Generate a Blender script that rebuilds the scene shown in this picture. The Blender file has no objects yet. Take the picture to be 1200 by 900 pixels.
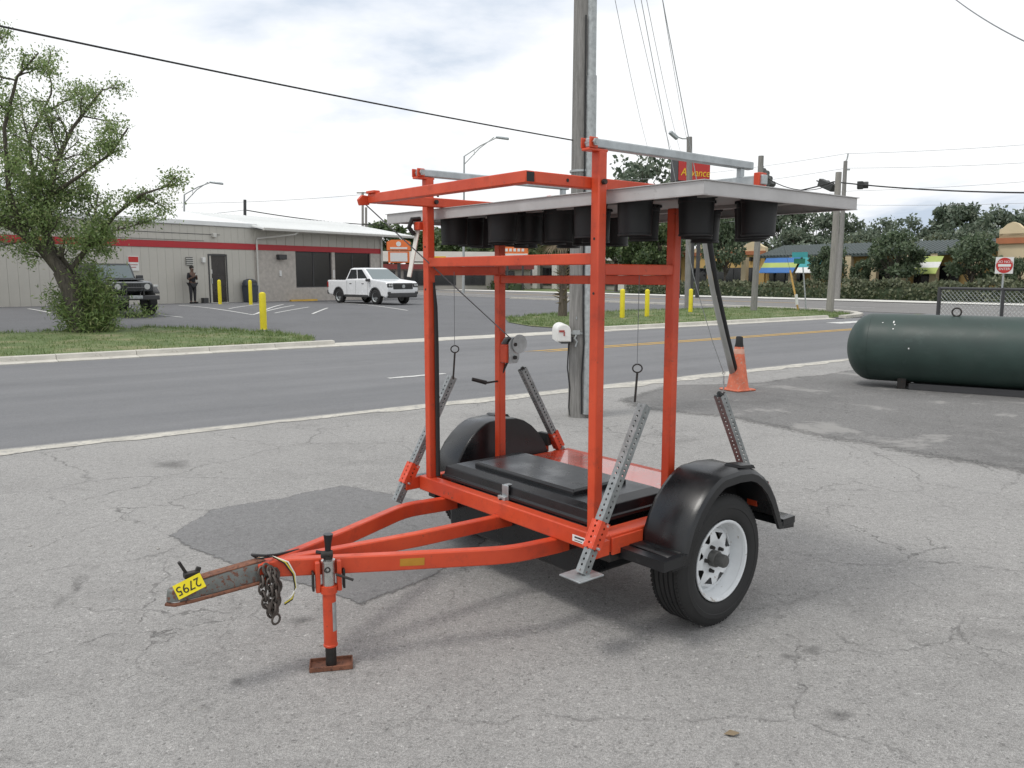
import bpy, math, random
import numpy as np
from mathutils import Vector, Matrix
R_ = math.radians
scene = bpy.context.scene
COL = scene.collection

# ------------------------------------------------------------------ camera, sky, sun, exposure
CAMH, FPX, PITCH = 1.70, 949.4, R_(7.643)
cd = bpy.data.cameras.new('camera'); cam = bpy.data.objects.new('camera', cd); COL.objects.link(cam)
cam.location = (0, 0, CAMH); cam.rotation_euler = (math.pi/2 - PITCH, 0, 0)
cd.sensor_width = 36; cd.lens = FPX/1200*36; cd.clip_start = .05; cd.clip_end = 3000
scene.camera = cam
SUN_DIR = Vector((-.40, -.24, .88)).normalized()          # towards the sun
world = bpy.data.worlds.new('World'); scene.world = world; world.use_nodes = True
def build_world():
    nt = world.node_tree; nt.nodes.clear(); N = nt.nodes.new; L = nt.links.new
    out = N('ShaderNodeOutputWorld'); bg = N('ShaderNodeBackground'); L(bg.outputs[0], out.inputs[0])
    sky = N('ShaderNodeTexSky'); sky.sky_type = 'NISHITA'; sky.sun_disc = False
    sky.sun_elevation = math.asin(SUN_DIR.z); sky.sun_rotation = math.atan2(SUN_DIR.x, SUN_DIR.y)
    sky.air_density = 1.4; sky.dust_density = 2.5
    sc = N('ShaderNodeVectorMath'); sc.operation = 'SCALE'; sc.inputs[3].default_value = .11; L(sky.outputs[0], sc.inputs[0])
    tc = N('ShaderNodeTexCoord'); sp = N('ShaderNodeSeparateXYZ'); L(tc.outputs['Generated'], sp.inputs[0])
    zz = N('ShaderNodeMath'); zz.operation = 'MAXIMUM'; zz.inputs[1].default_value = 0; L(sp.outputs[2], zz.inputs[0])
    za = N('ShaderNodeMath'); za.inputs[1].default_value = .16; L(zz.outputs[0], za.inputs[0])
    dv = []
    for i in (0, 1):
        d = N('ShaderNodeMath'); d.operation = 'DIVIDE'; L(sp.outputs[i], d.inputs[0]); L(za.outputs[0], d.inputs[1]); dv.append(d)
    cb = N('ShaderNodeCombineXYZ'); L(dv[0].outputs[0], cb.inputs[0]); L(dv[1].outputs[0], cb.inputs[1]); cb.inputs[2].default_value = 12.4
    n1 = N('ShaderNodeTexNoise'); n1.inputs['Scale'].default_value = .7; n1.inputs['Detail'].default_value = 7; n1.inputs['Roughness'].default_value = .55
    n1.inputs['Distortion'].default_value = .25
    r1 = N('ShaderNodeValToRGB'); e = r1.color_ramp.elements
    e[0].position = .34; e[0].color = (.60, .70, .84, 1); e[1].position = .48; e[1].color = (1.12, 1.13, 1.14, 1)
    m = e.new(.41); m.color = (.90, .95, 1.03, 1)
    ofs = N('ShaderNodeVectorMath'); ofs.inputs[1].default_value = (.13, .12, 0); L(cb.outputs[0], ofs.inputs[0]); L(ofs.outputs[0], n1.inputs['Vector'])
    L(n1.outputs[0], r1.inputs[0])
    mx = N('ShaderNodeMix'); mx.data_type = 'RGBA'; mx.inputs[0].default_value = .93
    L(sc.outputs[0], mx.inputs[6]); L(r1.outputs[0], mx.inputs[7])
    L(mx.outputs[2], bg.inputs[0]); bg.inputs[1].default_value = 1.0
build_world()
sl = bpy.data.lights.new('sun', 'SUN'); sl.energy = 1.5; sl.angle = R_(14); sl.color = (1, .97, .92)
so = bpy.data.objects.new('sun', sl); COL.objects.link(so)
so.rotation_euler = (-SUN_DIR).to_track_quat('-Z', 'Y').to_euler()
vs = scene.view_settings; vs.view_transform = 'Standard'; vs.look = 'None'; vs.exposure = 0.0; vs.gamma = 1; vs.use_curve_mapping = False

# ------------------------------------------------------------------ helpers
def ray(px, py):
    a = (px-600)/FPX; b = -(py-450)/FPX
    return Vector((a, math.cos(PITCH)+b*math.sin(PITCH), -math.sin(PITCH)+b*math.cos(PITCH)))
def at(px, py, Y):                       # the point seen there at distance Y
    r = ray(px, py); return Vector((0, 0, CAMH)) + r*(Y/r.y)
RD = Vector((.805, .594, 0)); ND = Vector((-.594, .805, 0)); SC = 18.05      # along / across the side road
def ts(t, s, z=0): return RD*t + ND*(s+SC) + Vector((0, 0, z))
def to_ts(P): return P.x*RD.x+P.y*RD.y, P.x*ND.x+P.y*ND.y-SC
def sstep(a, b, x):
    x = min(1, max(0, (x-a)/(b-a))); return x*x*(3-2*x)
def gz(P):                               # height of the ground: the parking lot rises towards the shop
    t, s = to_ts(P)
    return sstep(5, 18, s)*max(.1, .46-.01*(t-2.7))*(1-sstep(27, 36, t))
def spot(px, py):                        # ground point seen there
    z = 0
    for _ in range(8):
        r = ray(px, py); k = (z-CAMH)/r.z; P = Vector((0, 0, CAMH))+r*k; z = .5*z+.5*gz(P)
    return Vector((P.x, P.y, z))

class MB:
    def __init__(s): s.v = []; s.f = []
    def add(s, vs, fs):
        o = len(s.v); s.v += [tuple(v) for v in vs]; s.f += [tuple(i+o for i in f) for f in fs]; return s
    def box(s, c, d, M=None):
        c = Vector(c); h = [x/2 for x in d]; vs = []
        for x in (-1, 1):
            for y in (-1, 1):
                for z in (-1, 1):
                    p = Vector((x*h[0], y*h[1], z*h[2])); vs.append(c+(M @ p if M else p))
        return s.add(vs, [(0,1,3,2),(4,6,7,5),(0,4,5,1),(2,3,7,6),(0,2,6,4),(1,5,7,3)])
    def bx(s, x0, x1, y0, y1, z0, z1): return s.box(((x0+x1)/2,(y0+y1)/2,(z0+z1)/2), (abs(x1-x0),abs(y1-y0),abs(z1-z0)))
    def beam(s, a, b, w, h, up=(0,0,1)):
        a = Vector(a); b = Vector(b); d = (b-a); x = d.normalized(); y = Vector(up).cross(x).normalized(); z = x.cross(y)
        return s.box((a+b)/2, (d.length, w, h), Matrix((x, y, z)).transposed())
    def frame(s, d):
        d = d.normalized(); u = Vector((0,0,1)) if abs(d.z) < .95 else Vector((1,0,0))
        x = u.cross(d).normalized(); return x, d.cross(x)
    def cyl(s, a, b, r0, r1=None, n=12, cap=True):
        return s.tube([a, b], [r0, r0 if r1 is None else r1], n, cap)
    def tube(s, pts, r, n=8, cap=True):
        pts = [Vector(p) for p in pts]
        if not hasattr(r, '__len__'): r = [r]*len(pts)
        vs = []; fs = []; px = None
        for i, p in enumerate(pts):
            d = (pts[min(i+1, len(pts)-1)]-pts[max(i-1, 0)])
            if px is None: x, y = s.frame(d)
            else:
                dn = d.normalized(); x = (px-dn*px.dot(dn)).normalized(); y = dn.cross(x)
            px = x
            for k in range(n):
                a = 2*math.pi*k/n; vs.append(p+(x*math.cos(a)+y*math.sin(a))*r[i])
        for i in range(len(pts)-1):
            for k in range(n):
                k2 = (k+1) % n; fs.append((i*n+k, i*n+k2, (i+1)*n+k2, (i+1)*n+k))
        if cap: fs.append(tuple(range(n-1, -1, -1))); fs.append(tuple((len(pts)-1)*n+k for k in range(n)))
        return s.add(vs, fs)
    def ring(s, c, R, r, nrm=(0,0,1), n=16, m=6, sx=1):
        nrm = Vector(nrm); x, y = s.frame(nrm); c = Vector(c); vs = []; fs = []
        for i in range(n):
            a = 2*math.pi*i/n; d = x*math.cos(a)*sx+y*math.sin(a)
            for k in range(m):
                b = 2*math.pi*k/m; vs.append(c+d*R+(d.normalized()*math.cos(b)+nrm.normalized()*math.sin(b))*r)
        for i in range(n):
            for k in range(m):
                fs.append((i*m+k, ((i+1)%n)*m+k, ((i+1)%n)*m+(k+1)%m, i*m+(k+1)%m))
        return s.add(vs, fs)
    def lathe(s, prof, c=(0,0,0), ax=(0,0,1), n=24, xdir=None):
        ax = Vector(ax).normalized(); x, y = s.frame(ax); c = Vector(c); vs = []; fs = []
        for (r, h) in prof:
            for k in range(n):
                a = 2*math.pi*k/n; vs.append(c+ax*h+(x*math.cos(a)+y*math.sin(a))*r)
        for i in range(len(prof)-1):
            for k in range(n):
                k2 = (k+1) % n; fs.append((i*n+k, i*n+k2, (i+1)*n+k2, (i+1)*n+k))
        return s.add(vs, fs)
    def prism(s, poly, o, a, b, c):      # poly in axes a,b from o, pushed along c (a full vector)
        o = Vector(o); a = Vector(a); b = Vector(b); c = Vector(c); n = len(poly)
        vs = [o+a*p[0]+b*p[1] for p in poly]; vs += [v+c for v in vs]
        fs = [tuple(range(n-1, -1, -1)), tuple(range(n, 2*n))]+[(i, (i+1)%n, (i+1)%n+n, i+n) for i in range(n)]
        return s.add(vs, fs)
    def mesh(s, name, smooth=False, angle=40):
        m = bpy.data.meshes.new(name); m.from_pydata(s.v, [], s.f); m.update()
        import bmesh
        bm = bmesh.new(); bm.from_mesh(m); bmesh.ops.recalc_face_normals(bm, faces=bm.faces); bm.to_mesh(m); bm.free()
        if smooth:
            m.polygons.foreach_set('use_smooth', [True]*len(m.polygons)); m.set_sharp_from_angle(angle=R_(angle))
        return m
    def build(s, name, mat, parent=None, bevel=0, smooth=False, angle=40, seg=2):
        return link(name, s.mesh(name, smooth, angle), mat, parent, bevel, seg)
def link(name, me, mat, parent=None, bevel=0, seg=2):
    o = bpy.data.objects.new(name, me); COL.objects.link(o); o.parent = parent
    if mat and not me.materials: me.materials.append(M[mat] if isinstance(mat, str) else mat)
    if bevel:
        b = o.modifiers.new('bevel', 'BEVEL'); b.width = bevel; b.segments = seg; b.limit_method = 'ANGLE'; b.angle_limit = R_(40)
        for p in me.polygons: p.use_smooth = True
        me.set_sharp_from_angle(angle=R_(40)); b.harden_normals = False
    return o
def tag(o, label=None, cat=None, group=None, kind=None):
    if label: o['label'] = label
    if cat: o['category'] = cat
    if group: o['group'] = group
    if kind: o['kind'] = kind
    return o
def empty(name, loc=(0,0,0), rz=0, **k):
    o = bpy.data.objects.new(name, None); COL.objects.link(o); o.location = loc; o.rotation_euler = (0, 0, rz); o.empty_display_size = .1
    return tag(o, **k)
def copy_tree(o, parent=None):
    c = o.copy(); COL.objects.link(c); c.parent = parent
    for ch in list(o.children): copy_tree(ch, c)
    return c
def text_mesh(body, size, depth=.002, shear=0):
    cu = bpy.data.curves.new('lettering', 'FONT'); cu.body = body; cu.size = size; cu.extrude = depth; cu.shear = shear
    cu.align_x = 'CENTER'; cu.align_y = 'CENTER'
    o = bpy.data.objects.new('lettering', cu); COL.objects.link(o)
    bpy.context.view_layer.update()
    me = bpy.data.meshes.new_from_object(o.evaluated_get(bpy.context.evaluated_depsgraph_get()))
    bpy.data.objects.remove(o); return me

# ------------------------------------------------------------------ materials
M = {}
def lin(r, g, b):
    f = lambda c: (c/255/12.92 if c/255 <= .04045 else ((c/255+.055)/1.055)**2.4)
    return (f(r), f(g), f(b))
class NT:
    def __init__(s, name):
        m = bpy.data.materials.new(name); m.use_nodes = True; s.m = m; s.t = m.node_tree; s.b = s.t.nodes['Principled BSDF']; s.out = s.t.nodes['Material Output']; M[name] = m
    def n(s, typ, **k):
        x = s.t.nodes.new(typ)
        for a, b in k.items():
            if hasattr(x, a) and a not in x.inputs: setattr(x, a, b)
            else: x.inputs[a].default_value = b
        return x
    def l(s, a, b): s.t.links.new(a, b)
    def noise(s, scale, detail=4, rough=.55, vec=None, dist=0):
        x = s.n('ShaderNodeTexNoise'); x.inputs['Scale'].default_value = scale; x.inputs['Detail'].default_value = detail; x.inputs['Roughness'].default_value = rough; x.inputs['Distortion'].default_value = dist
        if vec is not None: s.l(vec, x.inputs['Vector'])
        return x
    def ramp(s, src, *st):
        r = s.n('ShaderNodeValToRGB'); e = r.color_ramp.elements
        while len(e) < len(st): e.new(.5)
        for q, (p, c) in zip(e, st):
            q.position = p; q.color = (*c, 1) if hasattr(c, '__len__') else (c, c, c, 1)
        s.l(src, r.inputs[0]); return r
    def mix(s, fac, a, b, typ='MIX'):
        x = s.n('ShaderNodeMix'); x.data_type = 'RGBA'; x.blend_type = typ
        for i, q in ((0, fac), (6, a), (7, b)):
            if hasattr(q, 'default_value') or hasattr(q, 'links'): s.l(q, x.inputs[i])
            elif hasattr(q, '__len__'): x.inputs[i].default_value = (*q, 1)
            else: x.inputs[i].default_value = q
        return x.outputs[2]
    def math(s, op, a, b=0, c=None):
        x = s.n('ShaderNodeMath'); x.operation = op
        for i, q in enumerate((a, b) if c is None else (a, b, c)):
            if hasattr(q, 'links'): s.l(q, x.inputs[i])
            else: x.inputs[i].default_value = q
        return x.outputs[0]
    def bump(s, h, strength=.3, dist=.01):
        x = s.n('ShaderNodeBump'); x.inputs['Strength'].default_value = strength; x.inputs['Distance'].default_value = dist
        s.l(h, x.inputs['Height']); s.l(x.outputs[0], s.b.inputs['Normal'])
    def pos(s): return s.n('ShaderNodeNewGeometry').outputs['Position']
    def obj(s): return s.n('ShaderNodeTexCoord').outputs['Object']
def mat(name, col, rough=.5, metal=0, var=.12, scale=6, bump=0, bs=80, wear=None, wamt=.62, spec=.5, coat=0):
    n = NT(name); p = n.obj()
    a = n.noise(scale, 6, .6, p)
    c = n.mix(n.ramp(a.outputs[0], (.3, 0), (.7, 1)).outputs[0], tuple(x*(1-var) for x in col), tuple(min(1, x*(1+var)) for x in col))
    if wear:
        w = n.noise(scale*3.1, 8, .7, p); c = n.mix(n.ramp(w.outputs[0], (wamt, 0), (wamt+.05, 1)).outputs[0], c, wear)
    n.l(c, n.b.inputs['Base Color']); n.b.inputs['Metallic'].default_value = metal
    rr = n.ramp(a.outputs[0], (.3, max(0, rough-.08)), (.7, min(1, rough+.08))); n.l(rr.outputs[0], n.b.inputs['Roughness'])
    n.b.inputs['Specular IOR Level'].default_value = spec; n.b.inputs['Coat Weight'].default_value = coat
    if bump:
        b = n.noise(bs, 3, .6, p); n.bump(b.outputs[0], bump, .004)
    return n
def orange():
    n = NT('orange_paint'); p = n.obj()
    fade = n.noise(2.6, 5, .6, p); c = n.mix(n.ramp(fade.outputs[0], (.32, 0), (.68, 1)).outputs[0], (.50, .046, .015), (.67, .084, .027))
    gr = n.noise(9, 8, .75, p); c = n.mix(n.ramp(gr.outputs[0], (.52, 0), (.72, .55)).outputs[0], c, (.26, .045, .024))
    mp = n.n('ShaderNodeMapping'); mp.inputs['Scale'].default_value = (34, 34, 5); n.l(p, mp.inputs[0]); sc = n.noise(1.0, 5, .7, mp.outputs[0]); c = n.mix(n.ramp(sc.outputs[0], (.66, 0), (.70, .5)).outputs[0], c, (.50, .13, .07))
    ch = n.noise(48, 4, .6, p); cm = n.math('MULTIPLY', n.ramp(ch.outputs[0], (.66, 0), (.69, 1)).outputs[0], n.ramp(gr.outputs[0], (.46, 0), (.6, 1)).outputs[0]); c = n.mix(cm, c, (.10, .05, .035))
    n.l(c, n.b.inputs['Base Color']); n.l(n.ramp(gr.outputs[0], (.3, .32), (.7, .58)).outputs[0], n.b.inputs['Roughness']); n.bump(fade.outputs[0], .05, .004)
orange()
mat('orange_deck_glare', (.58, .075, .04), .22, var=.2, scale=3, wear=(.42, .16, .12), wamt=.58, coat=.6)  # deck orange with pinkish glare put into the colour, plus gloss and coat
mat('galv', (.40, .43, .44), .45, .6, var=.22, scale=14)
mat('galv_dull', (.40, .42, .42), .55, .5, var=.25, scale=18)
mat('steel_dark', (.045, .042, .04), .55, .6, var=.3, scale=20, wear=(.12, .06, .035), wamt=.6)
mat('hub_grey', (.10, .10, .095), .55, .4, var=.3, scale=30)
mat('rusty', (.20, .085, .05), .75, .2, var=.35, scale=22, wear=(.09, .04, .028), wamt=.55, bump=.3, bs=90)
mat('coupler_steel', (.17, .18, .17), .65, .3, var=.3, scale=18, wear=(.17, .07, .045), wamt=.53)
mat('black_plastic', (.010, .011, .0125), .30, var=.25, scale=7, wear=(.02, .02, .021), wamt=.66)
mat('fender_plastic', (.010, .011, .0125), .30, var=.3, scale=5, wear=(.022, .022, .024), wamt=.66, bump=.05, bs=40)
mat('hood_plastic', (.010, .0105, .012), .55, var=.3, scale=10)
mat('rubber', (.018, .018, .018), .75, var=.3, scale=12, bump=.15, bs=120)
mat('rim_white', (.70, .72, .73), .38, var=.08, scale=8, wear=(.40, .37, .33), wamt=.60)
mat('panel_alu', (.46, .45, .445), .5, .15, var=.12, scale=6, wear=(.3, .29, .28), wamt=.64)
mat('panel_under', (.30, .295, .285), .6, .1, var=.2, scale=4)
mat('white_paint', (.78, .78, .76), .45, var=.06, scale=5)
mat('lath_white', (.70, .68, .62), .6, var=.1, scale=10)
mat('red_lens', (.35, .012, .012), .25, var=.1)
mat('sticker_white', (.72, .72, .70), .4, var=.05)
mat('sticker_yellow', (.46, .22, .02), .4, var=.15)
mat('tag_yellow', (.80, .66, .012), .5, var=.08, scale=12)
mat('ink_black', (.02, .02, .02), .7, var=0)
mat('wire_yellow', (.6, .5, .05), .5, var=.1)
mat('wire_white', (.7, .7, .66), .5, var=.1)
mat('yellow_paint', (.72, .60, .015), .5, var=.08, scale=3, wear=(.4, .33, .06), wamt=.66)
mat('curb_yellow', (.62, .38, .06), .7, var=.15, scale=3)
mat('kerb_concrete', (.50, .48, .43), .9, var=.16, scale=2.2, bump=.3, bs=60, wear=(.33, .31, .27), wamt=.6)
mat('edge_sand', (.47, .45, .40), .95, var=.22, scale=3, bump=.4, bs=60, wear=(.33, .32, .30), wamt=.53)
mat('sidewalk_concrete', (.62, .61, .57), .9, var=.1, scale=1.2, bump=.2, bs=40)
mat('line_white', (.60, .60, .58), .8, var=.12, scale=2, wear=(.22, .22, .22), wamt=.58)
mat('line_yellow', (.55, .33, .06), .8, var=.12, scale=2, wear=(.22, .18, .10), wamt=.58)
mat('siding', (.50, .48, .43), .6, var=.06, scale=1.2)
mat('stucco', (.46, .425, .385), .9, var=.16, scale=5, bump=.5, bs=35)
mat('red_stripe', (.42, .022, .03), .5, var=.06, scale=2)
mat('roof_metal', (.76, .77, .76), .45, .1, var=.08, scale=.8)
mat('trim_light', (.58, .57, .53), .6, var=.05)
mat('trim_dark', (.05, .05, .052), .5, var=.1)
mat('door_dark', (.035, .03, .028), .25, var=.2, scale=2)
mat('cone_orange', (.62, .16, .085), .65, var=.2, scale=9, wear=(.5, .32, .25), wamt=.57)
mat('cone_pale', (.60, .34, .26), .7, var=.15, scale=12)
mat('tank_green', (.024, .046, .039), .52, var=.25, scale=1.6, wear=(.03, .052, .045), wamt=.56, bump=.06, bs=12)
mat('skin_dark', (.12, .065, .045), .6, var=.05)
mat('shirt_dark', (.018, .018, .022), .85, var=.2)
mat('trousers_dark', (.03, .03, .033), .85, var=.2)
mat('hair_black', (.012, .011, .01), .8, var=.1)
mat('car_white', (.78, .79, .80), .25, var=.03, coat=.5)
mat('car_black', (.03, .035, .04), .25, var=.1, coat=.5)
mat('bin_blue', (.055, .065, .085), .55, var=.15)
mat('plaza_yellow', (.62, .42, .16), .85, var=.07, scale=.6)
mat('plaza_cream', (.66, .55, .36), .85, var=.07, scale=.6)
mat('terracotta', (.42, .16, .075), .8, var=.1, scale=1)
mat('tile_green', (.06, .08, .078), .5, var=.25, scale=2.2)
mat('awning_blue', (.05, .16, .42), .7, var=.1, scale=.8)
mat('awning_teal', (.05, .30, .32), .7, var=.1, scale=.8)
mat('awning_lime', (.40, .48, .14), .7, var=.1, scale=.8)
mat('wall_white', (.62, .61, .57), .85, var=.08, scale=.5)
mat('wall_grey', (.34, .32, .29), .85, var=.1, scale=.5)
mat('sign_orange', (.80, .19, .045), .5, var=.05)
mat('sign_red', (.50, .03, .025), .5, var=.06)
mat('sign_yellow', (.80, .50, .02), .5, var=.03)
mat('brick_red', (.24, .05, .045), .8, var=.1, scale=1)
mat('sign_green', (.01, .18, .10), .5, var=.04)
mat('signal_black', (.03, .032, .03), .5, var=.1)
mat('lens_dark', (.05, .02, .015), .3, var=.1)
mat('wood_stake', (.45, .28, .08), .8, var=.1)
mat('cable_black', (.015, .015, .016), .6, var=0)
mat('cable_grey', (.16, .17, .18), .6, var=0)
mat('cable_pale', (.42, .43, .45), .6, var=0)
mat('chrome', (.6, .6, .58), .28, .9, var=.15, scale=20)
mat('mail_white', (.74, .73, .70), .5, var=.06, scale=9, wear=(.4, .36, .3), wamt=.66)
mat('mail_red', (.36, .06, .05), .6, var=.1)
mat('chain_metal', (.11, .095, .085), .6, .7, var=.3, scale=40)
mat('dead_frond', (.20, .155, .10), .9, var=.3, scale=6)
mat('awning_stripe', (.55, .55, .2), .7, var=.05)
def glass(name, col, rough=.08):
    n = NT(name); n.b.inputs['Base Color'].default_value = (*col, 1); n.b.inputs['Roughness'].default_value = rough; n.b.inputs['Specular IOR Level'].default_value = .6
glass('glass_dark', (.012, .013, .016)); glass('glass_car', (.02, .024, .028)); glass('glass_wind', (.16, .20, .21), .05); glass('glass_black', (.008, .008, .009), .2)
glass('lamp_clear', (.55, .56, .55), .1)

def bark(name, c0, c1, sc=1):
    n = NT(name); p = n.obj(); mp = n.n('ShaderNodeMapping'); mp.inputs['Scale'].default_value = (9*sc, 9*sc, .7*sc); n.l(p, mp.inputs[0])
    a = n.noise(3, 8, .7, mp.outputs[0]); n.l(n.ramp(a.outputs[0], (.3, c0), (.7, c1)).outputs[0], n.b.inputs['Base Color'])
    n.b.inputs['Roughness'].default_value = .9; n.bump(a.outputs[0], .7, .02)
bark('bark', (.035, .03, .026), (.15, .13, .105)); bark('pole_wood', (.15, .145, .135), (.31, .30, .285), 1.5); bark('pole_grey', (.20, .19, .175), (.36, .34, .31), 1.2)
bark('palm_bark', (.05, .04, .03), (.17, .14, .11))
def leafmat(name, *cols):
    n = NT(name); g = n.n('ShaderNodeNewGeometry')
    k = len(cols); r = n.ramp(g.outputs['Random Per Island'], *[(i/(k-1), c) for i, c in enumerate(cols)])
    n.l(r.outputs[0], n.b.inputs['Base Color']); n.b.inputs['Roughness'].default_value = .55
    tr = n.n('ShaderNodeBsdfTranslucent'); n.l(r.outputs[0], tr.inputs[0])
    mx = n.n('ShaderNodeMixShader'); mx.inputs[0].default_value = .3; n.l(n.b.outputs[0], mx.inputs[1]); n.l(tr.outputs[0], mx.inputs[2]); n.l(mx.outputs[0], n.out.inputs[0])
leafmat('leaf_olive', (.10, .15, .055), (.18, .26, .09), (.26, .36, .13), (.37, .40, .20))
leafmat('leaf_bush', (.10, .15, .05), (.16, .24, .075), (.23, .33, .10), (.30, .33, .14))
leafmat('leaf_dark', (.055, .082, .048), (.085, .125, .068), (.12, .165, .09), (.17, .205, .125))  # leaf colours lightened to stand in for haze across the road
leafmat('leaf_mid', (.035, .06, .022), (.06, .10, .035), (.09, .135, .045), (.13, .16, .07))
leafmat('leaf_far', (.08, .112, .08), (.12, .16, .11), (.16, .20, .14), (.22, .25, .19))  # distance haze is put into these lighter, greyer leaf colours
leafmat('leaf_hedge', (.07, .09, .055), (.12, .14, .08), (.17, .19, .11), (.24, .25, .16))
leafmat('leaf_palm', (.05, .075, .03), (.09, .12, .05), (.15, .17, .07), (.22, .22, .11))
leafmat('grass_blade', (.08, .13, .04), (.13, .20, .06), (.19, .26, .09), (.27, .29, .14))

def asphalt(name, c, speck=.25, cracks=.0, crack_scale=.55, blotch=.18, sc=1.0, patchcol=None, grain=230):
    n = NT(name); p = n.pos()
    big = n.noise(.45*sc, 5, .6, p); mid = n.noise(3.2*sc, 6, .65, p); fine = n.noise(grain, 2, .6, p)
    vor = n.n('ShaderNodeTexVoronoi'); vor.inputs['Scale'].default_value = grain*.42; n.l(p, vor.inputs['Vector'])
    col = n.mix(n.ramp(big.outputs[0], (.3, 0), (.7, 1)).outputs[0], tuple(x*(1-blotch) for x in c), tuple(x*(1+blotch*.8) for x in c))
    col = n.mix(n.ramp(mid.outputs[0], (.36, .0), (.66, 1)).outputs[0], col, tuple(x*(1+blotch*.35) for x in c)) if blotch else col
    sp = n.ramp(fine.outputs[0], (.34, 1-speck), (.5, 1), (.66, 1+speck))
    col = n.mix(1, col, sp.outputs[0], 'MULTIPLY')
    g2 = n.noise(grain*.36, 3, .7, p); col = n.mix(1, col, n.ramp(g2.outputs[0], (.30, 1-speck*.8), (.5, 1), (.70, 1+speck*.8)).outputs[0], 'MULTIPLY')
    g3 = n.noise(22, 5, .7, p); col = n.mix(1, col, n.ramp(g3.outputs[0], (.30, 1-speck*.55), (.5, 1), (.70, 1+speck*.4)).outputs[0], 'MULTIPLY')
    v2 = n.ramp(vor.outputs['Color'], (.06, 1-speck*1.1), (.2, 1), (.86, 1), (.95, 1+speck*1.3)); col = n.mix(1, col, v2.outputs[0], 'MULTIPLY')
    # dark stains with shapes of their own
    st = n.noise(1.7, 4, .5, p, .4); col = n.mix(n.ramp(st.outputs[0], (.70, 0), (.82, .28)).outputs[0], col, tuple(x*.45 for x in c))
    if patchcol:
        pn = n.noise(.9, 7, .68, p, .6); col = n.mix(n.ramp(pn.outputs[0], (.55, 0), (.62, .8)).outputs[0], col, patchcol)
    h = fine.outputs[0]
    if cracks:
        wob = n.noise(2.4, 5, .65, p); wv = n.n('ShaderNodeVectorMath'); wv.operation = 'MULTIPLY_ADD'
        n.l(wob.outputs['Color'], wv.inputs[0]); wv.inputs[1].default_value = (.42, .42, 0); n.l(p, wv.inputs[2])
        tot = None
        for k, (s_, w_, ms) in enumerate(((crack_scale, .0055, .30), (crack_scale*2.6, .006, .5))):
            e = n.n('ShaderNodeTexVoronoi'); e.feature = 'DISTANCE_TO_EDGE'; e.inputs['Scale'].default_value = s_; n.l(wv.outputs[0], e.inputs['Vector'])
            cr = n.ramp(e.outputs['Distance'], (w_*.35*(1+k), 1), (w_*(1+k*.8), 0))
            mk = n.noise(.33+.3*k, 3, .5, p); mk2 = n.ramp(mk.outputs[0], (.42+.06*k, 0), (.58+.05*k, 1))
            br = n.noise(9, 4, .7, p); q = n.math('MULTIPLY', n.math('MULTIPLY', cr.outputs[0], mk2.outputs[0]), n.ramp(br.outputs[0], (.40, .15), (.56, 1)).outputs[0]); tot = q if tot is None else n.math('MAXIMUM', tot, q)
        col = n.mix(n.math('MULTIPLY', tot, cracks), col, tuple(x*.28 for x in c))
        h = n.math('SUBTRACT', fine.outputs[0], n.math('MULTIPLY', tot, 2.5))
    n.l(col, n.b.inputs['Base Color']); n.b.inputs['Roughness'].default_value = .92; n.b.inputs['Specular IOR Level'].default_value = .25
    n.bump(h, .55, .006)
asphalt('old_asphalt', (.290, .284, .275), .34, .62, blotch=.22)
asphalt('dark_patch', (.200, .199, .199), .26, .25, .9, .14, patchcol=(.20, .199, .196), grain=260)
asphalt('worn_patch', (.180, .177, .173), .34, .35, .8, .24, patchcol=(.30, .292, .28))
asphalt('stain', (.155, .152, .148), .3, 0, .8, .15)
mat('gravel_stone', (.34, .33, .31), .9, var=.45, scale=40)
asphalt('road_asphalt', (.185, .188, .195), .12, .0, blotch=.09)
def road_wear():
    n = M['road_asphalt'].node_tree; b = n.nodes['Principled BSDF']; N = n.nodes.new; src = b.inputs['Base Color'].links[0].from_socket
    g = N('ShaderNodeNewGeometry'); mp = N('ShaderNodeMapping'); mp.vector_type = 'TEXTURE'; mp.inputs['Rotation'].default_value = (0, 0, math.atan2(RD.y, RD.x)); mp.inputs['Scale'].default_value = (14, .9, 1); n.links.new(g.outputs['Position'], mp.inputs[0])
    t = N('ShaderNodeTexNoise'); t.inputs['Scale'].default_value = 1; t.inputs['Detail'].default_value = 5; n.links.new(mp.outputs[0], t.inputs['Vector'])
    r = N('ShaderNodeValToRGB'); r.color_ramp.elements[0].position = .3; r.color_ramp.elements[0].color = (.88, .88, .88, 1); r.color_ramp.elements[1].position = .7; r.color_ramp.elements[1].color = (1.09, 1.08, 1.07, 1); n.links.new(t.outputs[0], r.inputs[0])
    m = N('ShaderNodeMix'); m.data_type = 'RGBA'; m.blend_type = 'MULTIPLY'; m.inputs[0].default_value = 1; n.links.new(src, m.inputs[6]); n.links.new(r.outputs[0], m.inputs[7]); n.links.new(m.outputs[2], b.inputs['Base Color'])
road_wear()
asphalt('lot_asphalt', (.150, .152, .158), .14, .15, .35, .14)
asphalt('main_asphalt', (.20, .195, .19), .1, 0, blotch=.08)
def groundmat():
    n = NT('grass_soil'); p = n.pos(); a = n.noise(.8, 6, .65, p); b = n.noise(14, 4, .6, p)
    c = n.ramp(a.outputs[0], (.32, (.085, .125, .04)), (.5, (.12, .165, .06)), (.64, (.20, .20, .10)), (.74, (.32, .29, .21)))
    col = n.mix(1, c.outputs[0], n.ramp(b.outputs[0], (.3, .7), (.7, 1.25)).outputs[0], 'MULTIPLY')
    n.l(col, n.b.inputs['Base Color']); n.b.inputs['Roughness'].default_value = .95; n.bump(b.outputs[0], .6, .03)
groundmat()
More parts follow.
